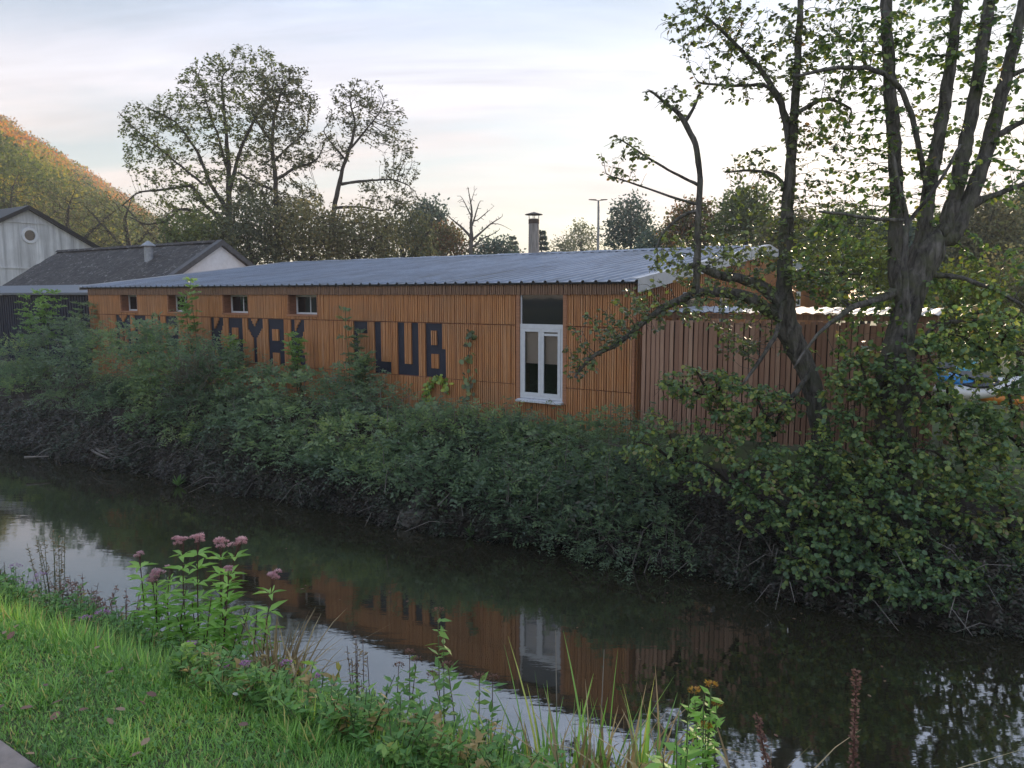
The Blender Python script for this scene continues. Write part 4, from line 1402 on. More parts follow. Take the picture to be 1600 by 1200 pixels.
for i, (px_, py_, rx_, ry_, yy_, mt, lb) in enumerate(((312, 372, 58, 40, 43, 'lf_ash', 'bushy green tree rising just behind the white barn gable'), (395, 362, 62, 52, 42, 'lf_dark', 'low dense dark tree under the tall ash behind the ridge'),
                                                      (478, 362, 60, 50, 42, 'lf_olive', 'low brownish dense tree below the leaning tree trunk'), (562, 366, 62, 42, 43, 'lf_olive', 'low olive-brown tree with crooked limbs right of the leaning trunk'),
                                                      (632, 368, 42, 44, 46, 'lf_dark', 'low twiggy tree left of the dead tree'))):
    grow_tree('understorey_tree', lb, 'tree', yy_, [[(px_, 470, 8), (px_ + 3, 420, 7), (px_ - 8, 375, 4)], [(px_, 415, 5), (px_ + 30, 375, 3), (px_ + 45, 350, 1.6)], [(px_, 415, 5), (px_ - 34, 380, 3), (px_ - 48, 362, 1.6)]],
              [(px_, py_, rx_, ry_), (px_ - rx_ * 0.5, py_ + 22, rx_ * 0.6, ry_ * 0.7), (px_ + rx_ * 0.5, py_ + 22, rx_ * 0.6, ry_ * 0.7)], 3600, 0.22, 'bark_far', mt, 0.20, 11, thin=0.7, r_tip=0.010, leaf_thr=3.0, spread=2.2, clump=0.3, vbias=-0.05)
grow_tree('dead_tree', 'bare dead tree with pale forked branches above the ridge', 'tree', 44,
          [[(735, 460, 7), (735, 400, 6.5), (737, 372, 6), (735, 350, 4.5), (738, 330, 3), (733, 305, 1.6), (731, 292, 0.8)], [(736, 372, 4.5), (720, 352, 3), (708, 345, 1.8), (698, 336, 0.9)], [(737, 376, 4), (752, 362, 3), (766, 350, 2), (786, 338, 0.9)],
           [(738, 352, 3), (744, 332, 2), (750, 312, 0.9)], [(737, 340, 2.2), (728, 320, 1.4), (720, 305, 0.7)], [(742, 385, 3.5), (752, 372, 2.4), (768, 368, 1.3), (782, 358, 0.7)], [(746, 345, 1.8), (760, 332, 1.2), (772, 322, 0.6)], [(735, 318, 1.4), (741, 304, 0.8), (741, 290, 0.5)], [(766, 350, 1.4), (778, 348, 0.9), (800, 360, 0.5)]],
          [(738, 330, 40, 36), (765, 350, 26, 20)], 160, 0.22, 'bark_dead', 'lf_dark', 0.1, 0, thin=0.52, r_tip=0.012, kill=2.4)
for i, (px_, py_, rx_, ry_, yy_, mt, lb, lsz) in enumerate(((668, 352, 40, 42, 60, 'lf_bluegreen', 'hazy feathery tree left of the dead tree', 0.36), (690, 378, 50, 26, 58, 'lf_russet', 'low reddish-brown bushes behind the ridge at the dead tree foot', 0.3),
                                                          (775, 392, 40, 20, 62, 'lf_bluegreen', 'low grey-green bush between dead tree and flue', 0.32), (908, 374, 27, 26, 95, 'lf_pale', 'pale rounded tree left of the street lamp', 0.42),
                                                          (880, 388, 24, 14, 92, 'lf_pale', 'small pale bush between flue and street lamp', 0.42), (985, 352, 42, 46, 66, 'lf_bluegreen', 'dense dark blue-green tree right of the street lamp', 0.36),
                                                          (1085, 350, 52, 38, 52, 'lf_russet', 'green tree with russet top behind the gable roof', 0.3), (1165, 340, 56, 50, 50, 'lf_ash', 'broad leafy tree behind the ridge end', 0.3),
                                                          (1240, 372, 60, 42, 44, 'lf_olive', 'olive tree showing between the slim alder stem and gable peak', 0.28), (1320, 372, 66, 44, 40, 'lf_ash', 'broad green tree behind the gap between the two alders', 0.28),
                                                          (1400, 390, 60, 50, 42, 'lf_bluegreen', 'hazy tree behind the stems of the big alder', 0.28), (1470, 385, 60, 55, 48, 'lf_ash', 'green tree behind the burl of the big alder', 0.28),
                                                          (1545, 370, 64, 64, 45, 'lf_olive', 'olive tree right of the alder burl', 0.28), (1610, 350, 60, 70, 50, 'lf_ash', 'tall green tree cut by the right picture edge', 0.28), (1030, 380, 40, 24, 58, 'lf_bluegreen', 'low bush between the blue-green tree and russet-topped tree', 0.3))):
    sp = rx_ * 0.5
    grow_tree('background_tree', lb, 'tree', yy_, [[(px_, 480, 6), (px_ + 2, 420, 5), (px_, py_ + 5, 2.5)]],
              [(px_, py_ - ry_ * 0.1, rx_ * 0.8, ry_ * 0.9), (px_ - sp, py_ + ry_ * 0.4, rx_ * 0.55, ry_ * 0.6), (px_ + sp, py_ + ry_ * 0.4, rx_ * 0.55, ry_ * 0.6)], 2600, 0.0042 * yy_, 'bark_far', mt, lsz * 0.8, 13, thin=0.7, r_tip=0.012, leaf_thr=3.4, spread=2.0, clump=0.3)
# conifers
for px_, py_, hw_, yy_, lb in ((801, 371, 16, 80, 'small pointed conifer left of the flue'), (846, 362, 19, 70, 'dark pointed conifer just behind the flue')):
    b0 = at_y(px_, 461, yy_)
    top = at_y(px_, py_, yy_)[2]
    k = yy_ / F
    rt = empty('conifer', (b0[0], b0[1], GZ), 0, lb, 'conifer')
    H = top - GZ
    MB().tube([(0, 0, 0), (0, 0, H * 0.98)], [0.18, 0.03], 6).build('trunk', 'bark_far', rt)
    n_ = 2600
    hh = rng.random(n_) ** 0.8
    whorl = np.round(hh * 16) / 16
    rr = hw_ * k * 1.6 * (1 - whorl) ** 0.9 * np.sqrt(rng.random(n_)) + 0.05
    an = rng.random(n_) * 2 * math.pi
    pos = np.stack([rr * np.cos(an), rr * np.sin(an), H * (0.12 + 0.88 * whorl) - rr * 0.25 + rng.normal(size=n_) * 0.06], 1)
    ax = np.stack([np.cos(an), np.sin(an), -0.35 + rng.normal(size=n_) * 0.3], 1)
    link('crown', ngon_mesh('crown', leaf_verts(pos, ax, rnd_dirs(n_) + np.array((0, 0, 1)), 0.42, 0.16), 4, rng.random(n_) * 0.7), 'lf_bluegreen', rt)
# greenery behind the fence on the right
for i, (px_, py_, rx_, ry_, yy_, mt, lb) in enumerate(((1275, 425, 60, 40, 27, 'lf_yellowgreen', 'yellow-green bush showing right of the gable peak'), (1345, 420, 60, 60, 24, 'lf_yellowgreen', 'yellow-green leafy tree between gable and big alder trunk'),
                                                      (1500, 480, 70, 75, 19, 'lf_yellowgreen', 'pale leafy bush right of the alder burl'), (1590, 470, 70, 90, 22, 'lf_olive', 'tangled olive bush at the right edge behind the alder'), (1430, 505, 50, 45, 17.5, 'lf_ash', 'green bush just behind the fence end'))):
    grow_tree('garden_bush', lb, 'bush', yy_, [[(px_, 640, 9), (px_ + 4, 560, 7), (px_, py_ + 20, 3)], [(px_, 560, 5), (px_ + 30, py_ + 10, 2)], [(px_, 560, 5), (px_ - 30, py_ + 10, 2)]],
              [(px_, py_, rx_, ry_), (px_ - rx_ * 0.5, py_ + 40, rx_ * 0.6, ry_ * 0.6), (px_ + rx_ * 0.5, py_ + 40, rx_ * 0.6, ry_ * 0.6)], 2600, 0.0055 * yy_, 'bark_far', mt, 0.13, 8, thin=0.7, r_tip=0.004, leaf_thr=3.0, spread=1.9, clump=0.45)

# boats lying behind the leaves at the end of the fence
def hull(mb, ln, wd, ht, c=(0, 0, 0)):
    n1, n2 = 13, 10
    V = []
    for i in range(n1):
        t_ = i / (n1 - 1) * 2 - 1
        w_ = wd * max(0.03, (1 - abs(t_) ** 2.4))
        up_ = 0.10 * abs(t_) ** 3
        for j in range(n2):
            a_ = j / n2 * 2 * math.pi
            V.append((c[0] + t_ * ln, c[1] + w_ * math.cos(a_), c[2] + up_ + ht * math.sin(a_) * (0.35 + 0.65 * (1 - abs(t_) ** 3)) * (1.0 if math.sin(a_) < 0 else 0.6)))
    mb.add(V, [(i * n2 + j, i * n2 + (j + 1) % n2, (i + 1) * n2 + (j + 1) % n2, (i + 1) * n2 + j) for i in range(n1 - 1) for j in range(n2)] + [tuple(range(n2))[::-1], tuple((n1 - 1) * n2 + j for j in range(n2))])


for i, (px_, py_, yy_, mt, rz, tilt, lb) in enumerate(((1470, 598, 13.6, 'plastic_white', 0.5, 0.10, 'white hull lowest behind the leaves right of the alder trunk'), (1466, 578, 13.9, 'plastic_teal', 0.35, -0.05, 'teal hull half hidden behind leaves, on top of a white hull'),
                                                      (1520, 596, 13.4, 'plastic_blue', 0.2, 0.12, 'bright blue hull glimpsed through leaves at right'), (1575, 618, 13.4, 'plastic_orange', 0.3, 0.05, 'orange hull glimpsed low at the right edge'), (1530, 606, 13.2, 'plastic_white', 0.2, -0.08, 'white hull beneath the bright blue hull'))):
    p = at_y(px_, py_, yy_)
    rt = empty('kayak', p, rz, lb, 'kayak', 'kayaks stored at the end of the fence')
    rt.rotation_euler = (0.3, tilt, rz)
    hm = MB()
    hull(hm, 0.95, 0.27, 0.16)
    hm.build('hull', mt, rt, smooth=True)
    an = np.linspace(0, 2 * math.pi, 16, endpoint=False)
    MB().prism([(0.36 * math.cos(t_), 0.19 * math.sin(t_)) for t_ in an], 'z', 0.085, 0.12).build('cockpit_rim', 'black_trim', rt)
# rack that carries them
p = at_y(1520, 640, 13.5)
rk_ = empty('kayak_rack', (p[0], p[1], 1.5), 0.3, 'wooden kayak rack hidden behind leaves at the right', 'rack')
for x_ in (-0.85, 0.75):
    MB().box(x_, x_ + 0.09, -0.3, -0.21, 0.02, 0.62).build('post', 'fence', rk_)
    MB().box(x_, x_ + 0.09, 0.32, 0.41, 0.02, 0.62).build('post', 'fence', rk_)
    MB().box(x_, x_ + 0.09, -0.35, 0.45, 0.621, 0.70).build('beam', 'fence', rk_)

# ------------------------------------------------------------------ the two alders on the far bank
YA, YB = 10.6, 11.3
zr = float(ground_z(*SQ(at_y(1395, 760, YA))))
rootA = at_y(1395, 745, YA)
grow_tree('alder_tree', 'big many-stemmed alder with dark burl trunk at the right of the bank', 'tree', YA,
          [[(1398, 830, 56), (1396, 745, 50), (1394, 650, 47), (1396, 580, 44), (1412, 500, 36), (1430, 440, 38), (1448, 396, 44), (1462, 370, 38)],
           [(1408, 480, 17), (1396, 420, 18), (1402, 330, 18), (1400, 260, 17), (1392, 170, 16), (1388, 80, 15), (1384, -10, 14), (1380, -110, 11)],
           [(1440, 400, 22), (1446, 330, 18), (1462, 240, 17), (1478, 150, 15), (1492, 50, 13), (1500, -60, 11)],
           [(1470, 380, 24), (1494, 300, 19), (1512, 210, 17), (1530, 110, 16), (1545, 0, 14), (1556, -90, 12)],
           [(1484, 372, 28), (1516, 310, 20), (1545, 230, 18), (1570, 130, 16), (1592, 40, 14), (1615, -60, 12)],
           [(1515, 322, 14), (1545, 306, 8), (1580, 296, 6.5), (1640, 268, 5)], [(1555, 215, 9), (1585, 195, 7), (1630, 180, 6)], [(1572, 120, 8), (1600, 108, 6), (1640, 100, 5)],
           [(1434, 640, 10, -0.5), (1424, 560, 10, -0.5), (1416, 480, 9, -0.5), (1412, 400, 8, -0.5), (1418, 340, 7, -0.4), (1402, 285, 6, -0.4), (1396, 240, 4, -0.4)],
           [(1416, 350, 5, -0.4), (1450, 310, 4.5, -0.5), (1478, 270, 4, -0.6), (1500, 225, 3, -0.6)],
           [(1412, 345, 5, -0.4), (1370, 342, 4.5, -0.5), (1320, 335, 4, -0.6), (1280, 330, 3, -0.7)],
           [(1400, 455, 13), (1370, 470, 10, -0.2), (1335, 478, 8, -0.3), (1302, 500, 6, -0.4), (1270, 530, 4, -0.5), (1240, 575, 3, -0.5)],
           [(1450, 330, 7), (1440, 250, 7, -0.2), (1425, 180, 7, -0.3), (1400, 125, 6.5, -0.4), (1360, 105, 6, -0.5), (1300, 106, 5, -0.6), (1240, 120, 3.5, -0.6)],
           [(1455, 430, 8), (1500, 432, 6, -0.2), (1560, 455, 5, -0.3), (1610, 485, 4, -0.3)],
           [(1406, 590, 9), (1460, 505, 6, -0.3), (1520, 500, 5, -0.4), (1600, 512, 4, -0.4)]],
          [(1350, 70, 90, 80), (1470, 60, 80, 90), (1560, 90, 70, 100), (1330, 200, 64, 80), (1420, 215, 60, 80), (1500, 250, 60, 80), (1580, 260, 50, 70), (1350, 310, 70, 60), (1440, 300, 60, 60), (1300, 420, 70, 60),
           (1360, 480, 60, 40), (1480, 460, 70, 40), (1560, 430, 70, 50), (1570, 540, 60, 50), (1340, 570, 60, 50), (1500, 560, 50, 30), (1420, 540, 40, 40)], 8500, 0.085, 'bark_alder', 'lf_alder', 0.075, 4,
          thin=0.58, r_tip=0.0028, leaf_thr=2.8, spread=1.5, clump=0.95, cscale=9, ordered=True, tmpl=OVAL, aspect=0.74, flat=0.9, kill=1.45, infl=9, sides=12, hang=0.5, jit=0.28, vspan=0.85)
grow_tree('alder_tree', 'slimmer alder with straight grey stem and long limbs reaching left over the fence', 'tree', YB,
          [[(1288, 730, 19), (1282, 670, 18), (1272, 610, 18), (1252, 560, 19), (1230, 515, 22), (1224, 480, 18), (1226, 440, 14), (1228, 380, 12), (1232, 300, 10.5), (1240, 200, 8), (1246, 100, 6.5), (1252, 0, 5), (1254, -90, 4)],
           [(1222, 495, 14), (1196, 482, 12), (1165, 462, 10.5), (1130, 455, 9), (1085, 458, 8), (1040, 478, 6.5), (1000, 508, 5), (965, 540, 4.5), (930, 552, 4), (895, 590, 2.5)],
           [(1214, 470, 12), (1195, 448, 11), (1160, 436, 9), (1120, 428, 8), (1082, 415, 6)], [(1088, 452, 7), (1090, 400, 6.5), (1092, 330, 5.5), (1095, 270, 5), (1088, 225, 5), (1070, 188, 5), (1045, 165, 3), (1015, 140, 2)],
           [(1070, 190, 4), (1085, 170, 2.6), (1095, 140, 1.8)], [(1093, 290, 3), (1060, 275, 2.4), (1010, 245, 2), (965, 215, 1.2)], [(1092, 320, 2.6), (1040, 305, 2), (985, 285, 1.6), (945, 272, 1)], [(1092, 328, 3), (1068, 335, 3), (1040, 355, 2.4), (1025, 385, 1.4)],
           [(1236, 250, 6), (1222, 160, 5.5), (1190, 110, 4.5), (1150, 70, 3.5), (1110, 30, 2)], [(1240, 200, 4), (1200, 130, 3.2), (1150, 135, 2.6), (1090, 130, 1.8)], [(1232, 300, 4), (1210, 270, 3.2), (1170, 265, 2.4), (1130, 270, 1.4)],
           [(1240, 180, 4), (1290, 150, 3.2), (1330, 170, 2)], [(1226, 440, 5), (1265, 430, 4), (1310, 425, 3), (1350, 430, 1.6)], [(1262, 590, 5, -0.2), (1235, 625, 4.5, -0.3), (1200, 650, 3, -0.4)], [(1224, 470, 5, -0.2), (1215, 520, 4, -0.4), (1180, 575, 3.5, -0.5), (1160, 600, 2, -0.6)]],
          [(1110, 40, 84, 60), (1190, 90, 90, 76), (1280, 80, 70, 80), (1275, 215, 56, 66), (1180, 270, 50, 46), (1265, 330, 64, 50), (1060, 155, 56, 26), (975, 250, 44, 44), (1120, 395, 80, 34), (1050, 420, 46, 34), (950, 515, 62, 34), (905, 555, 34, 46), (1180, 350, 56, 36), (1010, 470, 60, 30), (1300, 430, 56, 34), (1170, 530, 60, 36), (1150, 440, 90, 46, -0.2), (1090, 400, 80, 40, 0.2), (1240, 420, 70, 50, -0.3), (1250, 390, 80, 50, 0.2), (1110, 480, 80, 36, -0.3), (980, 500, 70, 40, -0.1)], 10500, 0.085, 'bark_alder', 'lf_alder_top', 0.068, 4,
          thin=0.85, r_tip=0.0028, leaf_thr=2.8, spread=1.5, clump=0.8, cscale=9, ordered=True, tmpl=OVAL, aspect=0.74, flat=0.9, kill=1.45, infl=9, sides=10, hang=0.5, jit=0.28, vspan=0.85)

# leafy alder shoots and bushes over the right part of the bank
low = [((1040, 690), 70, 60, 10.9, 'sparse yellow-green shoots on the bank below the fence corner', 0.1), ((1130, 720), 90, 70, 10.6, 'leafy shoots on the bank between clubhouse corner and slim alder', 0.02), ((1230, 770), 90, 80, 10.2, 'round-leaved bush at the foot of the slim alder', 0.0),
       ((1330, 700), 90, 80, 10.3, 'broad-leaved bush between the two alder trunks', 0.0), ((1390, 800), 100, 90, 9.8, 'dense round-leaved bush hanging over the water below the big alder', -0.05), ((1490, 700), 90, 90, 10.0, 'leafy mass right of the big alder trunk', 0.05),
       ((1570, 640), 80, 90, 10.2, 'leafy boughs at the right edge below the kayaks', 0.05), ((1560, 800), 90, 110, 9.6, 'yellow-green bush at the right edge above the water', 0.1), ((1290, 870), 80, 60, 9.7, 'low leafy fringe touching the water left of the dense bush', -0.1), ((1440, 905), 100, 55, 9.3, 'lowest leaves trailing over the water below the big alder', -0.12), ((1180, 640), 80, 50, 10.9, 'thin leafy shoots in front of the board fence', 0.05), ((1560, 910), 70, 50, 9.4, 'drooping leaves over the water at the right edge', -0.05),
       ((1345, 600), 64, 60, 10.4, 'airy leafy shoots climbing between the two alder trunks in front of the fence', 0.05), ((1450, 590), 60, 80, 9.9, 'leafy boughs climbing round the big alder trunk', 0.0), ((1090, 600), 70, 36, 11.2, 'sparse leafy twigs before the fence near the clubhouse corner', 0.08), ((1530, 520), 80, 60, 10.0, 'leafy boughs right of the alder trunk above the kayaks', 0.05)]
for li, ((px_, py_), rx_, ry_, yy_, lb, vb) in enumerate(low):
    bx = at_y(px_ + 20, py_ + ry_ * 0.7, yy_ + 0.5)
    grow_tree('leafy_bush', lb, 'bush', yy_, [[(px_ + 30, py_ + ry_ * 0.8, 4, 0.5), (px_ + 15, py_ + 10, 3), (px_, py_ - ry_ * 0.5, 1.5)], [(px_ + 28, py_ + ry_ * 0.7, 3, 0.5), (px_ - rx_ * 0.3, py_ + 5, 2), (px_ - rx_ * 0.7, py_, 1.2)], [(px_ + 30, py_ + ry_ * 0.7, 3, 0.5), (px_ + rx_ * 0.5, py_, 2), (px_ + rx_ * 0.8, py_ - 10, 1.2)]],
              [(px_, py_, rx_, ry_), (px_ - rx_ * 0.5, py_ + ry_ * 0.3, rx_ * 0.6, ry_ * 0.6, 0.1), (px_ + rx_ * 0.5, py_ - ry_ * 0.2, rx_ * 0.6, ry_ * 0.6, 0.1)], 1900 if li > 1 else 900, 0.075, 'twig', 'lf_alder_low', 0.068, 6 if li > 1 else 4,
              r_tip=0.0026, leaf_thr=3.5, spread=1.6, clump=0.7, cscale=8, ordered=True, tmpl=OVAL, aspect=0.82, flat=0.75, kill=1.5, infl=9, sides=5, hang=0.6, jit=0.25, vbias=vb + 0.09, up=0.7, crown_name='foliage', trop=(0, -0.05, -0.02))


# ------------------------------------------------------------------ thicket on the far bank
def sprays(pos, d, Ls, J, lw, droop=0.35, up=0.6, ar=0.42):
    """pinnate sprays: J pairs of leaflets along each short arching twig"""
    n_ = len(pos)
    d = unit(d)
    up_v = np.array((0.0, 0.0, 1.0))
    side = unit(np.cross(d, up_v) + rng.normal(size=(n_, 3)) * 0.25)
    nn = unit(np.cross(side, d))
    nn = np.where((nn[:, 2] < 0)[:, None], -nn, nn)
    Ls = np.broadcast_to(np.asarray(Ls, dtype=float), (n_,))
    outv = []
    for j in range(J):
        t_ = (j + 0.6) / J
        c_ = pos + d * (Ls * t_)[:, None] - up_v * (droop * Ls * t_ * t_)[:, None]
        for sg in (-1, 1):
            ax = side * sg + d * (0.55 + 0.5 * t_) + rng.normal(size=(n_, 3)) * 0.22 - up_v * 0.25
            ll = lw * (1.25 - 0.5 * abs(t_ - 0.4)) * rng.uniform(0.75, 1.2, n_)
            outv.append(leaf_verts(c_, ax, nn + rng.normal(size=(n_, 3)) * 0.35, ll, ll * ar).reshape(n_, 4, 3))
    return np.concatenate(outv, axis=0).reshape(-1, 3), 2 * J


mounds = []
top_line = [(-220, 566), (-130, 556), (-40, 545), (30, 528), (100, 522), (170, 522), (240, 514), (305, 520), (350, 540), (392, 580), (430, 578), (475, 592), (520, 596), (556, 585), (600, 618), (650, 636), (700, 642), (750, 646), (800, 660), (850, 676), (900, 668), (950, 660), (1000, 668)]
for px_, py_ in top_line:
    mounds.append((px_, py_, 11.9 if px_ > 330 else 11.6, 0.95 if px_ > 330 else 1.25))
for px_, py_ in top_line:
    mounds.append((px_ + 20, py_ + 60 + 25 * rng.random(), 11.1, 0.95))
for px_, py_ in top_line:
    lim = np.interp(px_, [-40, 250, 420, 600, 700, 850, 1000], [690, 725, 760, 795, 810, 825, 855])
    mounds.append((px_ + 5, max(py_ + 110, lim - 75) + 20 * rng.random(), 10.55, 0.75))
for _ in range(26):                                         # odd smaller clumps break the outline
    px_ = rng.uniform(-30, 1000)
    base_y = np.interp(px_, [t_[0] for t_ in top_line], [t_[1] for t_ in top_line])
    mounds.append((px_, base_y + rng.uniform(-14, 130), rng.uniform(10.7, 12.0), rng.uniform(0.35, 0.65)))
LV, LA = [], []
twigs = MB()
shoots_p, shoots_d = [], []
for mi, (px_, py_, q_, rad_) in enumerate(mounds):
    T = at_q(px_, py_ + rng.normal() * 7, q_)
    s_ = SQ(T)[0]
    gz = float(ground_z(s_, q_))
    H = max(0.40, T[2] - gz)
    rad_ = rad_ * rng.uniform(0.75, 1.15)
    C_ = np.array((T[0], T[1], gz + H * 0.50))
    kind = rng.choice(['bramble', 'fine', 'nettle', 'fine'])
    lw, J, ar = {'bramble': (0.085, 3, 0.62), 'fine': (0.062, 6, 0.36), 'nettle': (0.085, 4, 0.42)}[kind]
    n_ = int({'bramble': 210, 'fine': 165, 'nettle': 150}[kind] * rad_ * max(0.8, H) ** 0.7)
    d = rnd_dirs(n_)
    face = d[:, 0] * -N[0] + d[:, 1] * -N[1] + 0.8 * d[:, 2]
    d = np.where((face < -0.2)[:, None], -d, d)
    sh_ = 0.50 + 0.50 * rng.random(n_) ** 0.55
    lump = 1 + 0.26 * np.sin(d[:, 0] * 5 + px_) * np.sin(d[:, 2] * 6 + 1) + 0.16 * np.sin(d[:, 0] * 13 + mi) * np.sin(d[:, 1] * 11 + mi)
    pos = C_ + d * np.array((rad_ * 1.15, rad_, H * 0.50)) * (sh_ * lump)[:, None]
    zg = ground_z(pos[:, 0] * W[0] + pos[:, 1] * W[1], pos[:, 0] * N[0] + pos[:, 1] * N[1])
    pos[:, 2] = np.maximum(pos[:, 2], np.maximum(zg, 0) + 0.06)
    qq_ = pos[:, 0] * N[0] + pos[:, 1] * N[1]
    pos, d = pos[qq_ < 12.70], d[qq_ < 12.70]
    dd = d * 0.8 + np.array((0, 0, 0.75 if kind == 'nettle' else 0.2)) + rng.normal(size=d.shape) * 0.45
    v_, per = sprays(pos, dd, rng.uniform(0.16, 0.36, len(pos)), J, lw, 0.1 if kind == 'nettle' else 0.45, ar=ar)
    LV.append(v_)
    tone = rng.uniform(0.14, 0.80) - (0.10 if q_ < 10.8 else 0)
    a1 = tone + 0.28 * (rng.random(len(pos)) - 0.4) + 0.16 * smooth_noise(pos, 2.6)
    LA.append(np.tile(a1, per) + rng.normal(size=per * len(pos)) * 0.08)
    for _ in range(6):                                      # stems and canes inside and arching out
        e_ = C_ + rnd_dirs(1)[0] * np.array((rad_, rad_ * 0.8, H * 0.45))
        e_[2] = max(e_[2], gz + 0.2)
        b_ = np.array((T[0], T[1], gz)) + rng.normal(size=3) * np.array((0.3, 0.3, 0))
        b_[2] = gz - 0.05
        m_ = (b_ + e_) / 2 + np.array((0, 0, 0.25))
        twigs.tube([b_, m_, e_], [0.010, 0.008, 0.004], 4)
    for _ in range(5 if q_ > 10.9 else 2):                  # shoots standing clear of the mass
        o_ = rng.normal(size=2) * rad_ * 0.6
        b_ = np.array((T[0] + o_[0], T[1] + o_[1] * 0.6, gz + H * rng.uniform(0.7, 0.95)))
        if SQ(b_)[1] > 12.6:
            continue
        ln = rng.uniform(0.15, 0.50)
        tip = b_ + np.array((rng.normal() * 0.14, rng.normal() * 0.14, ln))
        tip += np.array((-N[0], -N[1], 0)) * rng.uniform(0, 0.2)
        m_ = (b_ + tip) / 2 + rng.normal(size=3) * 0.03
        twigs.tube([b_ - np.array((0, 0, 0.3)), b_, m_, tip], [0.007, 0.006, 0.004, 0.002], 4)
        k_ = int(4 + ln * 14)
        for j in range(k_):
            f_ = j / k_
            c_ = b_ + (tip - b_) * f_
            th = j * 2.4 + rng.random()
            shoots_p.append(c_)
            shoots_d.append((math.cos(th), math.sin(th), 0.35))
v_, per = sprays(np.array(shoots_p), np.array(shoots_d), rng.uniform(0.07, 0.16, len(shoots_p)), 3, 0.062, 0.5)
LV.append(v_)
a1 = 0.45 + 0.5 * (rng.random(len(shoots_p)) - 0.4)
LA.append(np.tile(a1, per) + rng.normal(size=per * len(shoots_p)) * 0.08)
tag(link('bank_thicket', ngon_mesh('bank_thicket', np.concatenate(LV), 4, np.concatenate(LA)), 'lf_thicket'), 'dense dark green bramble and nettle thicket along the far bank', 'thicket', kind='stuff')
# withered undergrowth hanging over the waterline
n_ = 8500
s_ = rng.uniform(-27, 2.5, n_)
off_ = rng.random(n_) ** 1.2 * 1.25 - 0.16
q_ = far_edge(s_) + off_
xy = np.stack([s_ * W[0] + q_ * N[0], s_ * W[1] + q_ * N[1]], 1)
hz = np.maximum(ground_z(s_, q_), 0.02) + rng.random(n_) ** 1.6 * 0.5
pos = np.concatenate([xy, hz[:, None]], 1)
dd = np.concatenate([np.tile(-N * 0.8, (n_, 1)), np.full((n_, 1), -0.15)], 1) + rng.normal(size=(n_, 3)) * 0.55
v_, per = sprays(pos, dd, rng.uniform(0.10, 0.26, n_), 4, 0.062, 0.6)
a1 = 0.42 + 0.5 * (rng.random(n_) - 0.5) + 0.2 * smooth_noise(pos, 2.8)
tag(link('bank_undergrowth', ngon_mesh('bank_undergrowth', v_, 4, np.tile(a1, per) + rng.normal(size=per * n_) * 0.08), 'lf_dry'), 'withered grey-brown undergrowth hanging over the waterline of the far bank', 'undergrowth', kind='stuff')
for _ in range(260):
    s0_ = rng.uniform(-24, 0)
    q0_ = float(far_edge(s0_)) + rng.uniform(-0.05, 0.7)
    b_ = np.array((*XY(s0_, q0_), max(0.02, float(ground_z(s0_, q0_))) + rng.uniform(0, 0.3)))
    dv = np.array((-N[0] * 0.5, -N[1] * 0.5, rng.uniform(-0.3, 0.5))) + rng.normal(size=3) * 0.6
    dv = unit(dv) * rng.uniform(0.3, 0.9)
    e_ = b_ + dv
    e_[2] = max(0.03, e_[2] - 0.1)
    twigs.tube([b_, (b_ + e_) / 2 + np.array((0, 0, 0.10)), e_], [0.007, 0.006, 0.003], 4)
n_ = 9000
s_ = rng.uniform(-27, 2.5, n_)
s_ = s_ + 0.35 * np.sin(s_ * 3.1)
q_ = far_edge(s_) + rng.random(n_) ** 1.4 * 0.95 - 0.04
pos = np.stack([s_ * W[0] + q_ * N[0], s_ * W[1] + q_ * N[1], np.maximum(ground_z(s_, q_), 0.03)], 1)
k_ = smooth_noise(pos, 3.3) > -0.12
pos = pos[k_]
n_ = len(pos)
ax = np.concatenate([np.tile(-N * 0.7, (n_, 1)), np.full((n_, 1), 0.35)], 1) + rng.normal(size=(n_, 3)) * 0.5
hl = rng.uniform(0.15, 0.5, n_)
a_ = np.where(rng.random(n_) < 0.45, 0.15 + 0.4 * rng.random(n_), 0.5 + 0.5 * rng.random(n_))
tag(link('bank_sedge', ngon_mesh('bank_sedge', leaf_verts(pos, ax, np.concatenate([np.tile(-N, (n_, 1)), np.full((n_, 1), -0.9)], 1) * -1, hl, 0.013, ((0, 0.5, 0), (0.5, 0.45, 4.0), (1.0, 0, 1.0), (0.5, -0.45, 4.0), (0, -0.5, 0))), 5, a_), 'lf_dry'), 'hanging sedge and dead grass at the far waterline', 'sedge', kind='stuff')
tag(twigs.build('bank_twigs', 'dead_wood'), 'tangle of thin pale dead twigs through the far bank thicket', 'twigs', kind='stuff')


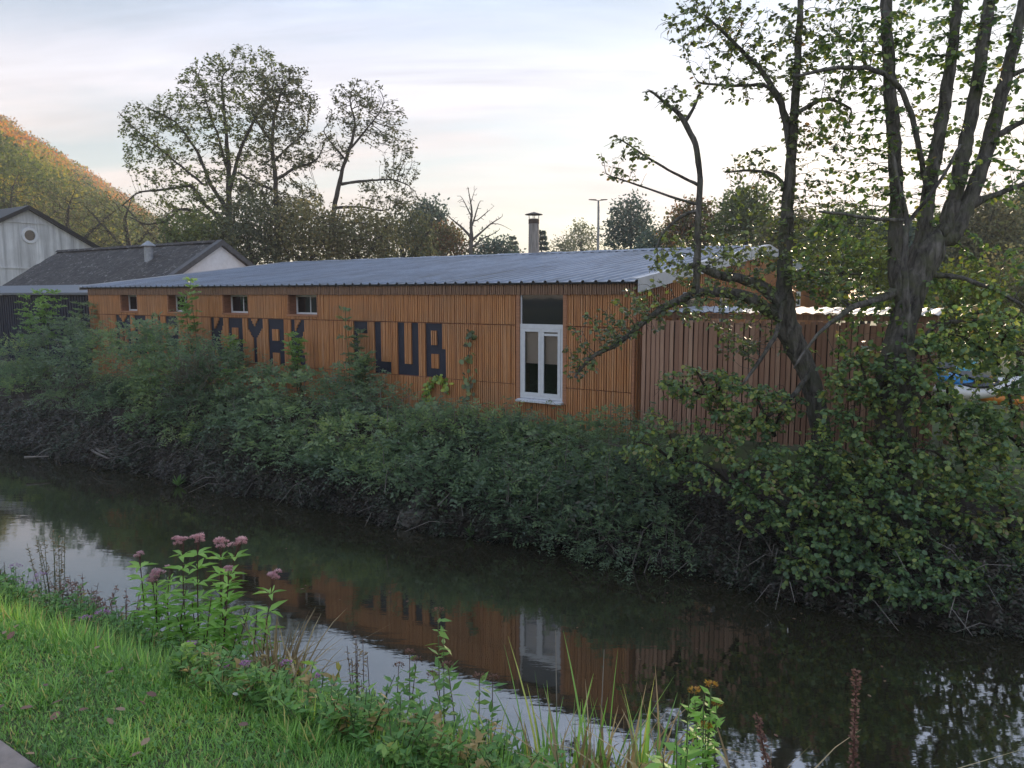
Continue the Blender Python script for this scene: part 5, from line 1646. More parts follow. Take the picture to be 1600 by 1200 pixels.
def sapling(name, label, cat, px_, py0, py1, q_, wid, mat, lw, n_sh, J=5, dens=9, lean=0.0, stem='stem_green', tmpl_w=0.42, group=None):
    """shoots from the bank, each a leaning stem with pinnate sprays all the way up; py0 top, py1 where leaves begin"""
    T = at_q(px_, py0, q_)
    s_ = SQ(T)[0]
    gz = float(ground_z(s_, q_))
    base = np.array((T[0], T[1], gz))
    rt = empty(name, base, 0, label, cat, group)
    zb = at_q(px_, py1, q_)[2]
    mb = MB()
    pp, dd = [], []
    for k in range(n_sh):
        o_ = rng.normal(size=2) * wid * 0.55 if n_sh > 1 else np.zeros(2)
        tip = T + np.array((o_[0] + lean, o_[1] * 0.4, -abs(rng.normal()) * 0.22 * (T[2] - zb) if k else 0))
        bs = base + np.array((o_[0] * 0.3, o_[1] * 0.2, -0.05))
        tt = np.linspace(0, 1, 9)
        line = bs[None] + (tip - bs)[None] * tt[:, None] + np.stack([0.05 * np.sin(tt * 5 + k), 0.04 * np.cos(tt * 4 + k), np.zeros(9)], 1)
        mb.tube(line, np.linspace(0.016, 0.005, 9), 5)
        m_ = dens
        for j in range(m_):
            f_ = (j + 0.5) / m_
            z_ = zb + (tip[2] - zb) * f_
            u_ = np.clip((z_ - bs[2]) / (tip[2] - bs[2] + 1e-6), 0, 1)
            c_ = np.array([np.interp(u_, tt, line[:, a]) for a in range(3)])
            for a_ in range(3):
                th = rng.random() * 2 * math.pi
                pp.append(c_)
                dd.append((math.cos(th), math.sin(th), 0.45 + 0.6 * f_ * f_))
    mb.build('stem', stem, rt, smooth=True, off=base)
    pp, dd = np.array(pp), np.array(dd)
    v_, per = sprays(pp - base, dd, rng.uniform(0.7, 1.1, len(pp)) * wid * 0.62, J, lw, 0.5)
    a1 = 0.35 + 0.3 * (pp[:, 2] - zb) / (T[2] - zb + 1e-6) + 0.2 * (rng.random(len(pp)) - 0.5)
    link('foliage', ngon_mesh('foliage', v_, 4, np.tile(a1, per) + rng.normal(size=per * len(pp)) * 0.08), mat, rt)
    return rt


sapling('elder_sapling', 'tall pale green elder shoot in front of the roof edge, left of the KAYAK lettering', 'sapling', 303, 436, 520, 12.3, 0.42, 'lf_elder', 0.115, 2, dens=9)
sapling('elder_bush', 'pale green elder bush in front of the navy shed at the left', 'bush', 60, 452, 540, 12.0, 0.75, 'lf_elder', 0.12, 6, dens=8)
sapling('elder_bush', 'dark green elder bush where the navy shed meets the clubhouse', 'bush', 118, 472, 550, 12.4, 0.6, 'lf_thicket', 0.115, 5, dens=8)
sapling('elder_sapling', 'light green shoots covering the foot of the last K of KAYAK', 'sapling', 470, 520, 590, 12.3, 0.45, 'lf_elder', 0.10, 4, dens=6)
sapling('elder_sapling', 'small light green shoot in front of the first A of KAYAK', 'sapling', 352, 524, 575, 12.2, 0.4, 'lf_elder', 0.10, 3, dens=5)
sapling('elder_sapling', 'thin grey-green shoot rising left of the C of CLUB', 'sapling', 536, 480, 575, 12.3, 0.38, 'lf_thicket', 0.10, 2, dens=7)
sapling('elder_bush', 'dark elder bush hiding the foot of the C of CLUB', 'bush', 562, 552, 640, 12.2, 0.6, 'lf_thicket', 0.11, 6, dens=8)
sapling('elder_sapling', 'yellow-green leafy tips below the MOHA lettering', 'sapling', 240, 518, 560, 11.9, 0.5, 'lf_elder', 0.10, 4, dens=4)
sapling('elder_bush', 'light bushy shoots low in the thicket under the KAYAK lettering', 'bush', 330, 575, 650, 11.2, 0.6, 'lf_elder', 0.08, 3, dens=5)


def wall_vine(name, label, pts_px, q_, mat, lw, n_l, wid):
    """creeper lying against the clubhouse slats"""
    pts = np.array([at_q(a_, b_, q_) for a_, b_ in pts_px])
    base = pts[0].copy()
    rt = empty(name, base, 0, label, 'vine')
    mb = MB()
    mb.tube(pts, np.linspace(0.008, 0.003, len(pts)), 5)
    mb.build('stem', 'twig', rt, off=base)
    t_ = rng.random(n_l) * (len(pts) - 1)
    i_ = np.minimum(t_.astype(int), len(pts) - 2)
    c_ = pts[i_] + (pts[i_ + 1] - pts[i_]) * (t_ - i_)[:, None]
    c_ = c_ + np.outer(rng.normal(size=n_l) * wid, np.array((W[0], W[1], 0))) + np.outer(rng.normal(size=n_l) * wid * 0.6, np.array((0, 0, 1))) - np.outer(rng.random(n_l) * 0.06, np.array((N[0], N[1], 0)))
    ax = rng.normal(size=(n_l, 3)) * 0.6 + np.array((0, 0, -0.7))
    nr = np.tile(np.array((-N[0], -N[1], 0.5)), (n_l, 1)) + rng.normal(size=(n_l, 3)) * 0.4
    link('foliage', ngon_mesh('foliage', leaf_verts(c_ - base, ax, nr, lw * rng.uniform(0.6, 1.2, n_l), lw * 0.85, OVAL), 6, rng.random(n_l)), mat, rt)
    return rt


wall_vine('creeper', 'yellow-green creeper climbing the slats under the B of CLUB', [(668, 628), (670, 604), (680, 590), (694, 592), (698, 610)], Q0 - 0.09, 'lf_ivy', 0.10, 150, 0.05)
wall_vine('creeper', 'dark leafy creeper climbing the slats right of the B of CLUB', [(728, 640), (733, 600), (730, 560), (738, 530), (732, 515)], Q0 - 0.09, 'lf_thicket', 0.13, 55, 0.09)

# dock plants, fern, fallen branch and stone at the far waterline
for px_, py_, hgt, lb, n_l in ((296, 728, 0.55, 'bright green broad-leaved dock at the far waterline below KAYAK', 22), (278, 752, 0.28, 'low pale fern fronds drooping to the water below the dock', 26), (929, 838, 0.42, 'upright bright green fern at the far waterline below the tall window', 14), (735, 830, 0.25, 'small bright tuft at the waterline right of the pale stone', 14), (1000, 868, 0.25, 'little light-leaved plant at the waterline right of the upright fern', 10)):
    p = at_z(px_, py_, 0.1)
    s_, q_ = SQ(p)
    rt = empty('bank_plant', (p[0], p[1], max(0.0, float(ground_z(s_, q_)))), 0, lb, 'plant')
    th = rng.random(n_l) * 2 * math.pi
    el_ = rng.uniform(0.5, 1.4, n_l)
    ax = np.stack([np.cos(th) * np.cos(el_), np.sin(th) * np.cos(el_), np.sin(el_)], 1)
    ll = hgt * rng.uniform(0.6, 1.1, n_l)
    nr = np.cross(ax, np.stack([-np.sin(th), np.cos(th), 0 * th], 1))
    link('leaf_rosette', ngon_mesh('leaf_rosette', leaf_verts(np.zeros((n_l, 3)), ax, nr, ll, ll * 0.22, OVAL), 6, 0.05 + 0.45 * rng.random(n_l)), 'lf_elder', rt)
    MB().tube([(0, 0, -0.05), (0.01, 0, hgt * 0.35)], [0.02, 0.008], 5).build('stem', 'stem_green', rt)
p = at_z(652, 822, 0.0)
stn = empty('weathered_stump', (p[0], p[1], 0.0), 0.5, 'pale weathered stump slab lying at the far waterline', 'stump')


def rough_block(seed, sx, sy, sz, n1=9, n2=12):
    r = np.random.default_rng(seed)
    V = []
    for i in range(n1):
        ph = math.pi * (i + 0.5) / n1 - math.pi / 2
        for j in range(n2):
            a_ = 2 * math.pi * j / n2
            cx_, cy_, cz_ = math.cos(ph) * math.cos(a_), math.cos(ph) * math.sin(a_), math.sin(ph)
            k = 1 / max(abs(cx_), abs(cy_), abs(cz_)) ** 0.55
            k *= 1 + 0.10 * r.normal()
            V.append((cx_ * sx * k, cy_ * sy * k, cz_ * sz * k))
    return V, [(i * n2 + j, i * n2 + (j + 1) % n2, (i + 1) * n2 + (j + 1) % n2, (i + 1) * n2 + j) for i in range(n1 - 1) for j in range(n2)] + [tuple(range(n2))[::-1], tuple((n1 - 1) * n2 + j for j in range(n2))]


V, Fc = rough_block(3, 0.25, 0.16, 0.14)
o = MB().add(V, Fc).build('lower_block', 'stone', stn)
o.location = (-0.08, 0.05, 0.16)
V, Fc = rough_block(4, 0.25, 0.14, 0.10)
o = MB().add(V, Fc).build('upper_slab', 'stone', stn)
o.location = (0.16, 0.22, 0.42)
o.rotation_euler = (0.3, -0.5, 0.2)
for lb, pts in (('long pale fallen branch curving along the far waterline at the left', [(128, 692), (150, 708), (170, 717), (195, 712), (222, 702)]), ('short straight fallen branch just above the water at the far left', [(38, 715), (55, 714), (76, 713)]), ('thin curved twig beside the long fallen branch', [(148, 700), (160, 708), (178, 710), (192, 708)])):
    P3 = []
    for k, (a_, b_) in enumerate(pts):
        s_ = SQ(at_z(a_, b_ + 14, 0.10))
        P3.append(at_q(a_, b_, s_[1]))
    P3 = np.array(P3)
    rt = empty('fallen_branch', P3[0], 0, lb, 'branch')
    MB().tube(P3, np.linspace(0.035, 0.015, len(P3)), 6).build('limb', 'dead_wood', rt, smooth=True, off=P3[0])
    MB().tube([P3[1], (P3[1] + P3[2]) / 2 + np.array((0.05, 0, 0.14)), P3[2] + np.array((0.1, 0, 0.2))], [0.012, 0.008, 0.004], 5).build('side_twig', 'dead_wood', rt, off=P3[0])

# ------------------------------------------------------------------ near bank
def near_base(px_, q_, py_=1050):
    p = at_q(px_, py_, q_)
    s_, _ = SQ(p)
    return np.array((*XY(s_, q_), float(ground_z(s_, q_))))


def in_view(P, m_=420):
    x_, y_ = project(P)
    return (x_ > -m_) & (x_ < 1600 + m_) & (y_ > 500) & (y_ < 1200 + 2 * m_)


def blades(s_, q_, h, lean, wd, vb, vs_=0.5):
    n_ = len(s_)
    z_ = ground_z(s_, q_)
    pos = np.stack([s_ * W[0] + q_ * N[0], s_ * W[1] + q_ * N[1], z_ - 0.01], 1)
    th = rng.random(n_) * 2 * math.pi
    ax = np.stack([np.cos(th) * lean, np.sin(th) * lean, np.ones(n_)], 1)
    nr = np.stack([np.cos(th), np.sin(th), -lean * 0.6], 1)
    V = leaf_verts(pos, ax, nr, h, wd, BLADE)
    a_ = vb + vs_ * (rng.random(n_) - 0.5) + 0.16 * smooth_noise(pos, 5.0)
    return V, a_, pos


# mown verge
n_ = 270000
s_ = rng.uniform(-10.0, 2.6, n_)
q_ = 1.10 + rng.random(n_) * (crest(s_) + 0.22 - 1.10)
d2 = np.hypot(s_, q_)
keep = rng.random(n_) < np.clip(4.0 / d2, 0.25, 1.0)
s_, q_ = s_[keep], q_[keep]
P_ = np.stack([s_ * W[0] + q_ * N[0], s_ * W[1] + q_ * N[1], ground_z(s_, q_)], 1)
k_ = in_view(P_)
s_, q_ = s_[k_], q_[k_]
sm = smooth_noise(np.stack([s_, q_, 0 * s_], 1), 6.0)
grow_ = np.clip((q_ - crest(s_) + 0.1) / 0.5, 0, 1)
h = (0.026 + 0.032 * rng.random(len(s_)) + 0.012 * sm) * (1 + 1.2 * grow_ * rng.random(len(s_)))
h *= np.where((smooth_noise(np.stack([s_, q_, 0 * s_], 1), 11.0) > 0.42) & (rng.random(len(s_)) < 0.4), 2.1, 1.0)
h *= np.clip((q_ - 1.06) / 0.12, 0.5, 1)
V, a_, _p = blades(s_, q_, h, np.abs(rng.normal(size=len(s_))) * 1.3 + 0.4, 0.0050 * rng.uniform(0.6, 1.7, len(s_)), 0.46, 0.75)
a_ = np.where(rng.random(len(a_)) < 0.07, 0.96 + 0.04 * rng.random(len(a_)), np.minimum(a_ + 0.22 * smooth_noise(_p, 9.0), 0.93))
tag(link('grass', ngon_mesh('grass', V, 5, a_), 'lf_grass'), 'short bright green grass verge between path and river bank', 'grass', kind='stuff')
# clover and plantain leaves in the verge
n_ = 9000
s_ = rng.uniform(-8, 1.2, n_)
q_ = 1.2 + rng.random(n_) * 1.1
P_ = np.stack([s_ * W[0] + q_ * N[0], s_ * W[1] + q_ * N[1], ground_z(s_, q_) + 0.01 + 0.035 * rng.random(n_)], 1)
k_ = in_view(P_) & (smooth_noise(P_, 3.5) > -0.25)
P_ = P_[k_]
n_ = len(P_)
tag(link('verge_weeds', ngon_mesh('verge_weeds', leaf_verts(P_, rng.normal(size=(n_, 3)) * np.array((1, 1, 0.35)) + np.array((0, 0, 0.25)), rng.normal(size=(n_, 3)) * 0.45 + np.array((0, 0, 1)), rng.uniform(0.010, 0.028, n_), rng.uniform(0.008, 0.014, n_), OVAL), 6, rng.random(n_) * 0.8), 'lf_herb'), 'small leafy weeds and clover among the verge grass', 'weeds', kind='stuff')
# fallen leaves on the verge
n_ = 130
s_ = rng.uniform(-8, 2, n_)
q_ = rng.uniform(0.9, 2.0, n_)
pos = np.stack([s_ * W[0] + q_ * N[0], s_ * W[1] + q_ * N[1], ground_z(s_, q_) + 0.035 + 0.015 * rng.random(n_)], 1)
sz = rng.uniform(0.025, 0.055, n_)
tag(link('fallen_leaves', ngon_mesh('fallen_leaves', leaf_verts(pos, rng.normal(size=(n_, 3)) * np.array((1, 1, 0.2)), rng.normal(size=(n_, 3)) * 0.3 + np.array((0, 0, 1.0)), sz, sz * 0.55, OVAL), 6, rng.random(n_)), 'lf_brown'), 'scattered brown fallen leaves lying on the grass verge', 'leaves', kind='stuff')
# rough long grass and herbs along the crest and slope
n_ = 20000
s_ = np.where(rng.random(n_) < 0.45, rng.uniform(-13, 2.2, n_), rng.uniform(-5, 1.5, n_))
q_ = crest(s_) + 0.05 + 2.3 * rng.random(n_) ** 1.7
k_ = smooth_noise(np.stack([s_, q_, 0 * s_], 1), 2.6) > rng.random(n_) * 0.9 - 0.75
s_, q_ = s_[k_], q_[k_]
h = rng.uniform(0.06, 0.24, len(s_)) * np.where(q_ > crest(s_) + 0.7, 1.3, 0.85)
V, a_, _p = blades(s_, q_, h, np.abs(rng.normal(size=len(s_))) * 0.55 + 0.1, 0.006 * rng.uniform(0.7, 1.5, len(s_)), 0.45, 1.1)
tag(link('rough_grass', ngon_mesh('rough_grass', V, 5, a_), 'lf_grass'), 'long rough grass along the crest of the near bank', 'grass', kind='stuff')
# herb layer
stemb = MB()
LV, LA = [], []
n_h = 4600
s_ = np.where(rng.random(n_h) < 0.5, rng.uniform(-12.5, 0.8, n_h), rng.uniform(-5.0, 0.8, n_h))
q_ = crest(s_) + 0.02 + 1.7 * rng.random(n_h) ** 1.5
for i in range(n_h):
    if smooth_noise(np.array([[s_[i], q_[i], 0.0]]), 2.0)[0] < -0.45:
        continue
    gz = float(ground_z(s_[i], q_[i]))
    b_ = np.array((*XY(s_[i], q_[i]), gz))
    hh = rng.uniform(0.09, 0.30) * (0.7 if q_[i] < crest(s_[i]) + 0.5 else 1.0)
    tip = b_ + np.array((rng.normal() * 0.06, rng.normal() * 0.06, hh))
    if not in_view(tip[None])[0]:
        continue
    stemb.tube([b_, (b_ + tip) / 2 + rng.normal(size=3) * 0.012, tip], [0.003, 0.0025, 0.0015], 4, cap=False)
    m_ = 22
    t_ = 0.1 + 0.9 * rng.random(m_)
    th = rng.random(m_) * 2 * math.pi
    c_ = b_ + (tip - b_) * t_[:, None]
    ax = np.stack([np.cos(th), np.sin(th), 0.25 + rng.normal(size=m_) * 0.25], 1)
    ll = rng.uniform(0.024, 0.058, m_)
    LV.append(leaf_verts(c_, ax, rng.normal(size=(m_, 3)) * 0.35 + np.array((0, 0, 1)), ll, ll * 0.42))
    LA.append(np.clip(rng.normal(0.42, 0.16) + rng.normal(size=m_) * 0.1, 0, 1) if rng.random() > 0.12 else np.full(m_, 0.97))
tag(link('bank_herbs', ngon_mesh('bank_herbs', np.concatenate(LV), 4, np.concatenate(LA)), 'lf_herb'), 'leafy mixed herbs growing on the near bank slope', 'herbs', kind='stuff')
tag(stemb.build('bank_herb_stems', 'stem_green'), 'thin stems of the mixed herbs on the near bank', 'herbs', kind='stuff')


def floret_head(C_, r_, n_, size, vb=0.55):
    """domed flat-topped head made of many small petals"""
    a_ = rng.random(n_) * 2 * math.pi
    rr = np.sqrt(rng.random(n_)) * r_
    pos = np.stack([rr * np.cos(a_), rr * np.sin(a_), 0.38 * r_ * (1 - (rr / r_) ** 2) + rng.normal(size=n_) * 0.12 * r_], 1) + C_
    ax = np.stack([np.cos(a_), np.sin(a_), rng.uniform(0.2, 1.2, n_)], 1)
    sz = size * rng.uniform(0.6, 1.3, n_)
    at_ = vb + 0.45 * (pos[:, 2] - C_[2]) / (0.4 * r_) * 0.6 + rng.normal(size=n_) * 0.22 - 0.1
    return leaf_verts(pos, ax, rnd_dirs(n_), sz, sz * 0.5), at_


def agrimony(label, stems, q_, px_base):
    """hemp agrimony: upright stems, whorls of narrow leaves, pink heads; stems = (px_top, py_top, head radius, has leaves from)"""
    base = near_base(px_base, q_)
    rt = empty('hemp_agrimony', base, 0, label, 'wildflower', 'hemp agrimony on the near bank')
    mb = MB()
    LV, LA = [], []
    for (px_, py_, hr, nl) in stems:
        q2 = q_ + rng.normal() * 0.05
        T = at_q(px_, py_, q2)
        bs = near_base(px_base + (px_ - px_base) * 0.55, q2)
        bs[2] -= 0.02
        tt = np.linspace(0, 1, 10)
        bow = np.sin(tt * math.pi) * rng.normal() * 0.03
        line = bs + (T - bs) * tt[:, None]
        line[:, 0] += bow
        mb.tube(line, np.linspace(0.0055, 0.0028, 10), 6)
        H = T[2] - bs[2]
        m_ = nl
        for j in range(m_):
            f_ = 0.10 + 0.86 * (j + 0.3) / m_
            c_ = np.array([np.interp(f_, tt, line[:, a]) for a in range(3)])
            th0 = rng.random() * 6.28
            for k in range(5):
                th = th0 + k * 2 * math.pi / 5 + rng.normal() * 0.25
                ax = np.array([[math.cos(th), math.sin(th), rng.uniform(0.12, 0.55)]])
                ll = rng.uniform(0.11, 0.17) * (1.12 - 0.38 * f_)
                LV.append(leaf_verts(c_[None], ax, np.array([[0, 0, 1.0]]) + rng.normal(size=(1, 3)) * 0.2, ll, ll * 0.30, ((0, 0, 0), (0.30, 0.5, 0.25), (0.62, 0.36, 0.1), (1.0, 0, -0.55), (0.62, -0.36, 0.1), (0.30, -0.5, 0.25))))
                LA.append(np.array([0.30 + 0.42 * f_ + rng.normal() * 0.12]))
        if hr > 0:
            r_m = hr * T[1] / F
            hv, ha = [], []
            for k in range(5 if hr > 8 else 3):
                o_ = np.array((rng.normal() * r_m * 0.5, rng.normal() * r_m * 0.5, rng.normal() * r_m * 0.25))
                v_, a_ = floret_head(T + o_, r_m * 0.62, 190, 0.0085)
                hv.append(v_)
                ha.append(a_)
                mb.tube([line[-2], (line[-2] + T + o_) / 2, T + o_], 0.0018, 4, cap=False)
            link('flower_head', ngon_mesh('flower_head', np.concatenate(hv) - base, 4, np.concatenate(ha)), 'fl_pink', rt)
    mb.build('stem', 'stem_red', rt, smooth=True, off=base)
    link('foliage', ngon_mesh('foliage', np.concatenate(LV) - base, 6, np.concatenate(LA)), 'lf_bright', rt)
    return rt


agrimony('tall bright green hemp agrimony clump with a row of pink flower heads at top', [(286, 844, 10, 9), (309, 841, 11, 9), (345, 848, 11, 9), (372, 846, 12, 9), (358, 889, 7, 8), (266, 888, 5, 8), (330, 935, 0, 7), (300, 940, 0, 7), (352, 960, 0, 6), (275, 960, 0, 6), (390, 950, 0, 6), (320, 985, 0, 5), (250, 985, 0, 5), (370, 990, 0, 5), (345, 920, 0, 7), (292, 915, 0, 7)], 2.75, 318)
agrimony('single hemp agrimony stem with one pink head leaning right of the clump', [(428, 899, 9, 7), (402, 945, 0, 6)], 2.8, 372)
agrimony('slim hemp agrimony stem with a small pink head left of the clump', [(217, 867, 7, 8), (232, 950, 0, 6), (205, 960, 0, 5)], 2.75, 236)
agrimony('short hemp agrimony with faded drooping brown-pink heads beside the clump', [(245, 897, 11, 6), (238, 905, 8, 5)], 2.72, 258)


def herb_plant(name, label, px_, q_, py_top, n_st, wid, leaf_m, flower_m, head_px, lsz=0.05, nl=22, cat='wildflower', stem='stem_green', vb=0.5, heads=None, py_b=1050):
    base = near_base(px_, q_, py_b)
    rt = empty(name, base, 0, label, cat)
    mb = MB()
    LV, LA, HV, HA = [], [], [], []
    zt = at_q(px_, py_top, q_)[2]
    for k in range(n_st):
        o_ = rng.normal(size=2) * wid
        T = np.array((base[0] + o_[0], base[1] + o_[1] * 0.5, zt - abs(rng.normal()) * 0.07 * (k > 0)))
        b_ = base + np.array((o_[0] * 0.35, o_[1] * 0.2, -0.02))
        mid_ = (b_ + T) / 2 + rng.normal(size=3) * 0.015
        mb.tube([b_, mid_, T], [0.0038, 0.003, 0.0018], 5)
        t_ = 0.08 + 0.88 * rng.random(nl)
        th = rng.random(nl) * 6.28
        c_ = b_ + (T - b_) * t_[:, None]
        ax = np.stack([np.cos(th), np.sin(th), 0.2 + 0.3 * rng.normal(size=nl)], 1)
        ll = lsz * rng.uniform(0.6, 1.2, nl)
        LV.append(leaf_verts(c_, ax, rng.normal(size=(nl, 3)) * 0.3 + np.array((0, 0, 1)), ll, ll * 0.36))
        LA.append(vb + 0.3 * (rng.random(nl) - 0.5))
        if flower_m and head_px > 0 and (heads is None or k < heads):
            v_, a_ = floret_head(T, head_px * T[1] / F, 80, 0.011)
            HV.append(v_)
            HA.append(a_)
    mb.build('stem', stem, rt, smooth=True, off=base)
    link('foliage', ngon_mesh('foliage', np.concatenate(LV) - base, 4, np.concatenate(LA)), leaf_m, rt)
    if HV:
        for v_, a_ in zip(HV, HA):
            link('flower_head', ngon_mesh('flower_head', v_ - base, 4, a_), flower_m, rt)
    return rt


for lb, px_, q_, pt, hp in (('mauve-flowered herb at the left picture edge on the near bank', 22, 2.6, 925, 9), ('mauve-flowered herb right of the leftmost flowers on the near bank', 60, 2.45, 940, 9), ('purple-flowered herb in the grass left of the agrimony clump', 160, 2.05, 1000, 10), ('purple-flowered herb at the foot of the agrimony clump', 320, 2.1, 1035, 9),
                            ('mauve-flowered herb in front of the straw tuft', 362, 1.95, 1068, 8), ('purple-flowered herb right of the straw tuft foot', 396, 2.05, 1078, 8), ('small purple-flowered herb left of the white daisies on the crest', 438, 2.1, 1095, 8)):
    herb_plant('marjoram_plant', lb, px_, q_, pt - 34, 6, 0.055, 'lf_herb', 'fl_purple', hp, 0.04, 18, heads=3)
herb_plant('withered_herb', 'dark brown withered seed heads against the bright water at the left', 130, 3.0, 905, 18, 0.17, 'lf_brown', None, 0, 0.055, 34, 'weed', 'stem_red', py_b=980)
herb_plant('withered_herb', 'brown withered herb left of the slim agrimony stem', 185, 2.9, 925, 16, 0.14, 'lf_brown', None, 0, 0.05, 30, 'weed', 'stem_red', py_b=980)
herb_plant('withered_herb', 'brown withered herb on the bank below the mugwort', 655, 2.75, 1110, 6, 0.09, 'lf_brown', None, 0, 0.035, 18, 'weed', 'stem_red', py_b=1140)
herb_plant('feathery_weed', 'tall pale feathery weed standing against the bright water at the left', 88, 3.1, 832, 9, 0.10, 'lf_straw', None, 0, 0.034, 90, 'weed', 'stem_green', 0.3, py_b=980)
herb_plant('feathery_weed', 'thin grey feathery weed at the left edge against the water', 8, 3.0, 880, 4, 0.07, 'lf_brown', None, 0, 0.018, 26, 'weed', 'stem_red', 0.4, py_b=980)
herb_plant('yellowing_plant', 'plant with yellow and orange leaves right of the straw tuft', 478, 2.75, 1022, 10, 0.11, 'lf_yellow', None, 0, 0.085, 14, 'plant', py_b=1080)
herb_plant('mugwort', 'upright green mugwort with brown seed top against the dark water', 690, 2.95, 955, 2, 0.02, 'lf_herb', 'seed', 9, 0.075, 46, 'weed', 'stem_green', 0.6, heads=1, py_b=1120)
herb_plant('mugwort', 'leaning mugwort shoot with brown seeds right of the upright one', 745, 2.95, 1042, 4, 0.10, 'lf_herb', 'seed', 9, 0.075, 44, 'weed', 'stem_red', 0.5, py_b=1140)
herb_plant('mugwort', 'small mugwort shoot left of the upright one by the bright water', 632, 2.9, 1020, 3, 0.07, 'lf_herb', 'seed', 8, 0.07, 40, 'weed', 'stem_red', 0.5, py_b=1120)
herb_plant('seedy_weed', 'thin dry seedy weed at the edge of the bright water', 572, 3.0, 1000, 7, 0.08, 'lf_straw', None, 0, 0.032, 50, 'weed', 'stem_red', 0.2, py_b=1090)
herb_plant('tansy', 'tansy with orange-yellow flat flower heads at the bottom of the picture', 1096, 2.55, 1072, 7, 0.035, 'lf_bright', 'fl_orange', 8, 0.05, 60, py_b=1150, heads=4)
herb_plant('leafy_weed', 'broad-leaved weed at the foot of the tansy', 1060, 2.45, 1150, 6, 0.06, 'lf_bright', None, 0, 0.10, 14, 'weed', py_b=1180)
herb_plant('fern_weed', 'divided-leaved weed on the crest below the yellow plant', 560, 2.6, 1060, 6, 0.12, 'lf_herb', None, 0, 0.06, 24, 'weed', py_b=1120)
# daisies
for px_, py_, lb in ((371, 1110, 'upper of two small white daisies in the verge'), (369, 1122, 'lower of two small white daisies in the verge')):
    P_ = at_q(px_, py_, 1.80)
    s_, q_ = SQ(P_)
    gz = float(ground_z(s_, q_))
    rt = empty('daisy', (P_[0], P_[1], gz), 0, lb, 'wildflower')
    hh = max(0.06, P_[2] - gz)
    MB().tube([(0, 0, -0.01), (0.003, 0, hh)], 0.0014, 5).build('stem', 'stem_green', rt)
    an = np.linspace(0, 6.283, 14, endpoint=False)
    ax = np.stack([np.cos(an), np.sin(an), 0.3 + 0 * an], 1)
    link('flower_head', ngon_mesh('flower_head', leaf_verts(np.tile(np.array((0, 0, hh)), (14, 1)), ax, np.tile(np.array((0, -0.5, 1.0)), (14, 1)), 0.012, 0.005), 4, rng.random(14)), 'fl_white', rt)


def tuft(name, label, px_, q_, py_top, n_b, wid, mat, bw, lean, py_b=1100, cat='grass tuft', droop=0.0, stalks=(), lo=0.45):
    """tuft of arching blades, each a tapered two-sided ribbon bent over its length"""
    base = near_base(px_, q_, py_b)
    rt = empty(name, base, 0, label, cat)
    H = at_q(px_, py_top, q_)[2] - base[2]
    LV, LA = [], []
    for k in range(n_b):
        th = rng.random() * 6.28
        ln = H * rng.uniform(lo, 1.08)
        le = abs(rng.normal()) * lean
        o_ = rng.normal(size=2) * wid
        m_ = 7
        t_ = np.linspace(0, 1, m_)
        dirh = np.array((math.cos(th), math.sin(th)))
        bend = le * (t_ ** 1.8) * ln
        zz = ln * t_ - droop * ln * (t_ ** 3) * rng.random()
        c_ = np.stack([o_[0] + dirh[0] * bend, o_[1] * 0.6 + dirh[1] * bend, zz - 0.02], 1)
        sd = np.array((-dirh[1], dirh[0], 0))
        w_ = bw * (1 - t_ ** 2.2 * 0.95) * rng.uniform(0.7, 1.3)
        L_, R_ = c_ + sd * w_[:, None] * 0.5, c_ - sd * w_[:, None] * 0.5
        q4 = np.stack([L_[:-1], R_[:-1], R_[1:], L_[1:]], 1).reshape(-1, 3)
        LV.append(q4)
        LA.append(np.full(m_ - 1, rng.random()))
    link('blades', ngon_mesh('blades', np.concatenate(LV), 4, np.concatenate(LA)), mat, rt)['kind'] = 'stuff'
    for (pxs, pys, pxb) in stalks:
        T = at_q(pxs, pys, q_) - base
        b_ = np.array(((pxb - px_) * base[1] / F, 0, -0.02))
        MB().tube([b_, (b_ + T) / 2 + np.array((0.012, 0, 0)), T], [0.0032, 0.0026, 0.0016], 5).build('stalk', 'dead_wood', rt)
    return rt


tuft('straw_tuft', 'tangled tuft of dead straw-coloured grass right of the agrimony clump', 432, 2.75, 955, 150, 0.06, 'lf_straw', 0.017, 0.36, 1060, droop=0.5, lo=0.72)
tuft('straw_tuft', 'low spread of dead straw below the tangled tuft', 405, 2.4, 1012, 90, 0.12, 'lf_straw', 0.015, 0.6, 1090, droop=0.6, lo=0.65)
tuft('reed_grass', 'tall reed grass with two pale stalks rising from the bottom of the picture', 905, 2.6, 1050, 60, 0.16, 'lf_grass', 0.015, 0.28, 1190, stalks=((868, 985, 862), (944, 1015, 925), (820, 1130, 850)))
tuft('reed_grass', 'green reed grass blades right of the two pale stalks', 1010, 2.5, 1075, 50, 0.10, 'lf_grass', 0.016, 0.30, 1190)
tuft('straw_tuft', 'dry curled straw grass between the reed clumps', 965, 2.5, 1075, 120, 0.15, 'lf_straw', 0.017, 0.42, 1190, droop=0.6, lo=0.6)
tuft('straw_tuft', 'dry curled leaves at the foot of the dock spike', 1172, 2.4, 1130, 34, 0.05, 'lf_straw', 0.014, 0.5, 1190, droop=0.9)
tuft('grass_tuft', 'broad-bladed light green grass tuft in the verge at the left', 55, 2.0, 968, 56, 0.09, 'lf_grass', 0.016, 0.7, 1020)
tuft('grass_tuft', 'upright grass tuft left of the slim agrimony', 120, 2.3, 950, 34, 0.06, 'lf_grass', 0.012, 0.4, 1020)
tuft('grass_tuft', 'yellowish drooping grass tuft in the middle of the verge', 268, 1.78, 1050, 46, 0.06, 'lf_grass', 0.013, 0.8, 1090)
tuft('grass_tuft', 'long grass tuft on the crest below the straw', 470, 2.1, 1098, 80, 0.12, 'lf_grass', 0.010, 0.5, 1140)
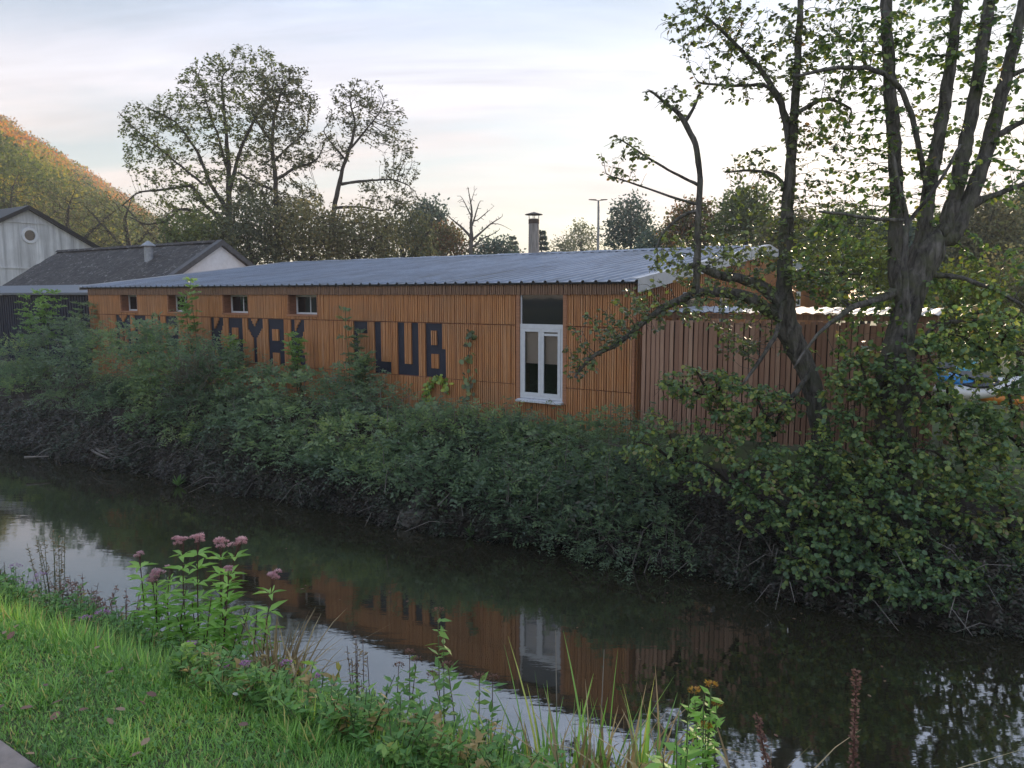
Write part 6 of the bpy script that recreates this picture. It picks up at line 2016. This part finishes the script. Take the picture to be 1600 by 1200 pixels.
tuft('grass_tuft', 'bright long grass at the bottom left of the reeds', 800, 2.3, 1130, 110, 0.18, 'lf_grass', 0.010, 0.45, 1190)
tuft('grass_tuft', 'grass tuft at the bottom between mugwort and reeds', 700, 2.2, 1115, 90, 0.15, 'lf_grass', 0.010, 0.45, 1190)
# dock seed spikes
for lb, px0, py0, px1, py1, q_ in (('tall brown dock seed spike at the bottom right', 1338, 1048, 1332, 1230, 2.5), ('shorter leaning brown dock spike right of the tansy', 1182, 1115, 1206, 1230, 2.4)):
    T = at_q(px0, py0, q_)
    B = at_q(px1, py1, q_)
    gz = float(ground_z(*SQ(B)))
    B = B + (B - T) / (T[2] - B[2]) * (B[2] - gz) if B[2] > gz else B
    rt = empty('dock_spike', B, 0, lb, 'weed')
    MB().tube([B, (B + T) / 2, T], [0.004, 0.0035, 0.002], 6).build('stem', 'stem_red', rt, off=B)
    n_ = 520
    t_ = 1 - 0.80 * rng.random(n_)
    lump = 0.7 + 0.3 * np.sin(t_ * 60)
    th = rng.random(n_) * 6.28
    rr = 0.014 * lump * (1.15 - 0.6 * t_) * np.sqrt(rng.random(n_))
    c_ = B + (T - B) * t_[:, None] + np.stack([rr * np.cos(th), rr * np.sin(th), 0 * rr], 1) - B
    link('seed_head', ngon_mesh('seed_head', leaf_verts(c_, np.stack([np.cos(th), np.sin(th), 0.2 + 0 * th], 1), rnd_dirs(n_), 0.012, 0.009), 4, rng.random(n_)), 'seed', rt)

# ------------------------------------------------------------------ morning haze over the whole valley
hz_ = MB().box(-640, 640, -640, 760, -1.7, 105.0)
hzo = hz_.build('haze', None)
m = bpy.data.materials.new('valley_haze')
m.use_nodes = True
nt = m.node_tree
nt.nodes.remove(nt.nodes['Principled BSDF'])
pv = nt.nodes.new('ShaderNodeVolumePrincipled')
pv.inputs['Color'].default_value = (0.90, 0.94, 1.0, 1)
pv.inputs['Density'].default_value = 0.0010
pv.inputs['Anisotropy'].default_value = 0.0
nt.links.new(pv.outputs[0], nt.nodes['Material Output'].inputs['Volume'])
hzo.data.materials.append(m)
tag(hzo, 'thin pale morning haze filling the valley', 'haze', kind='stuff')
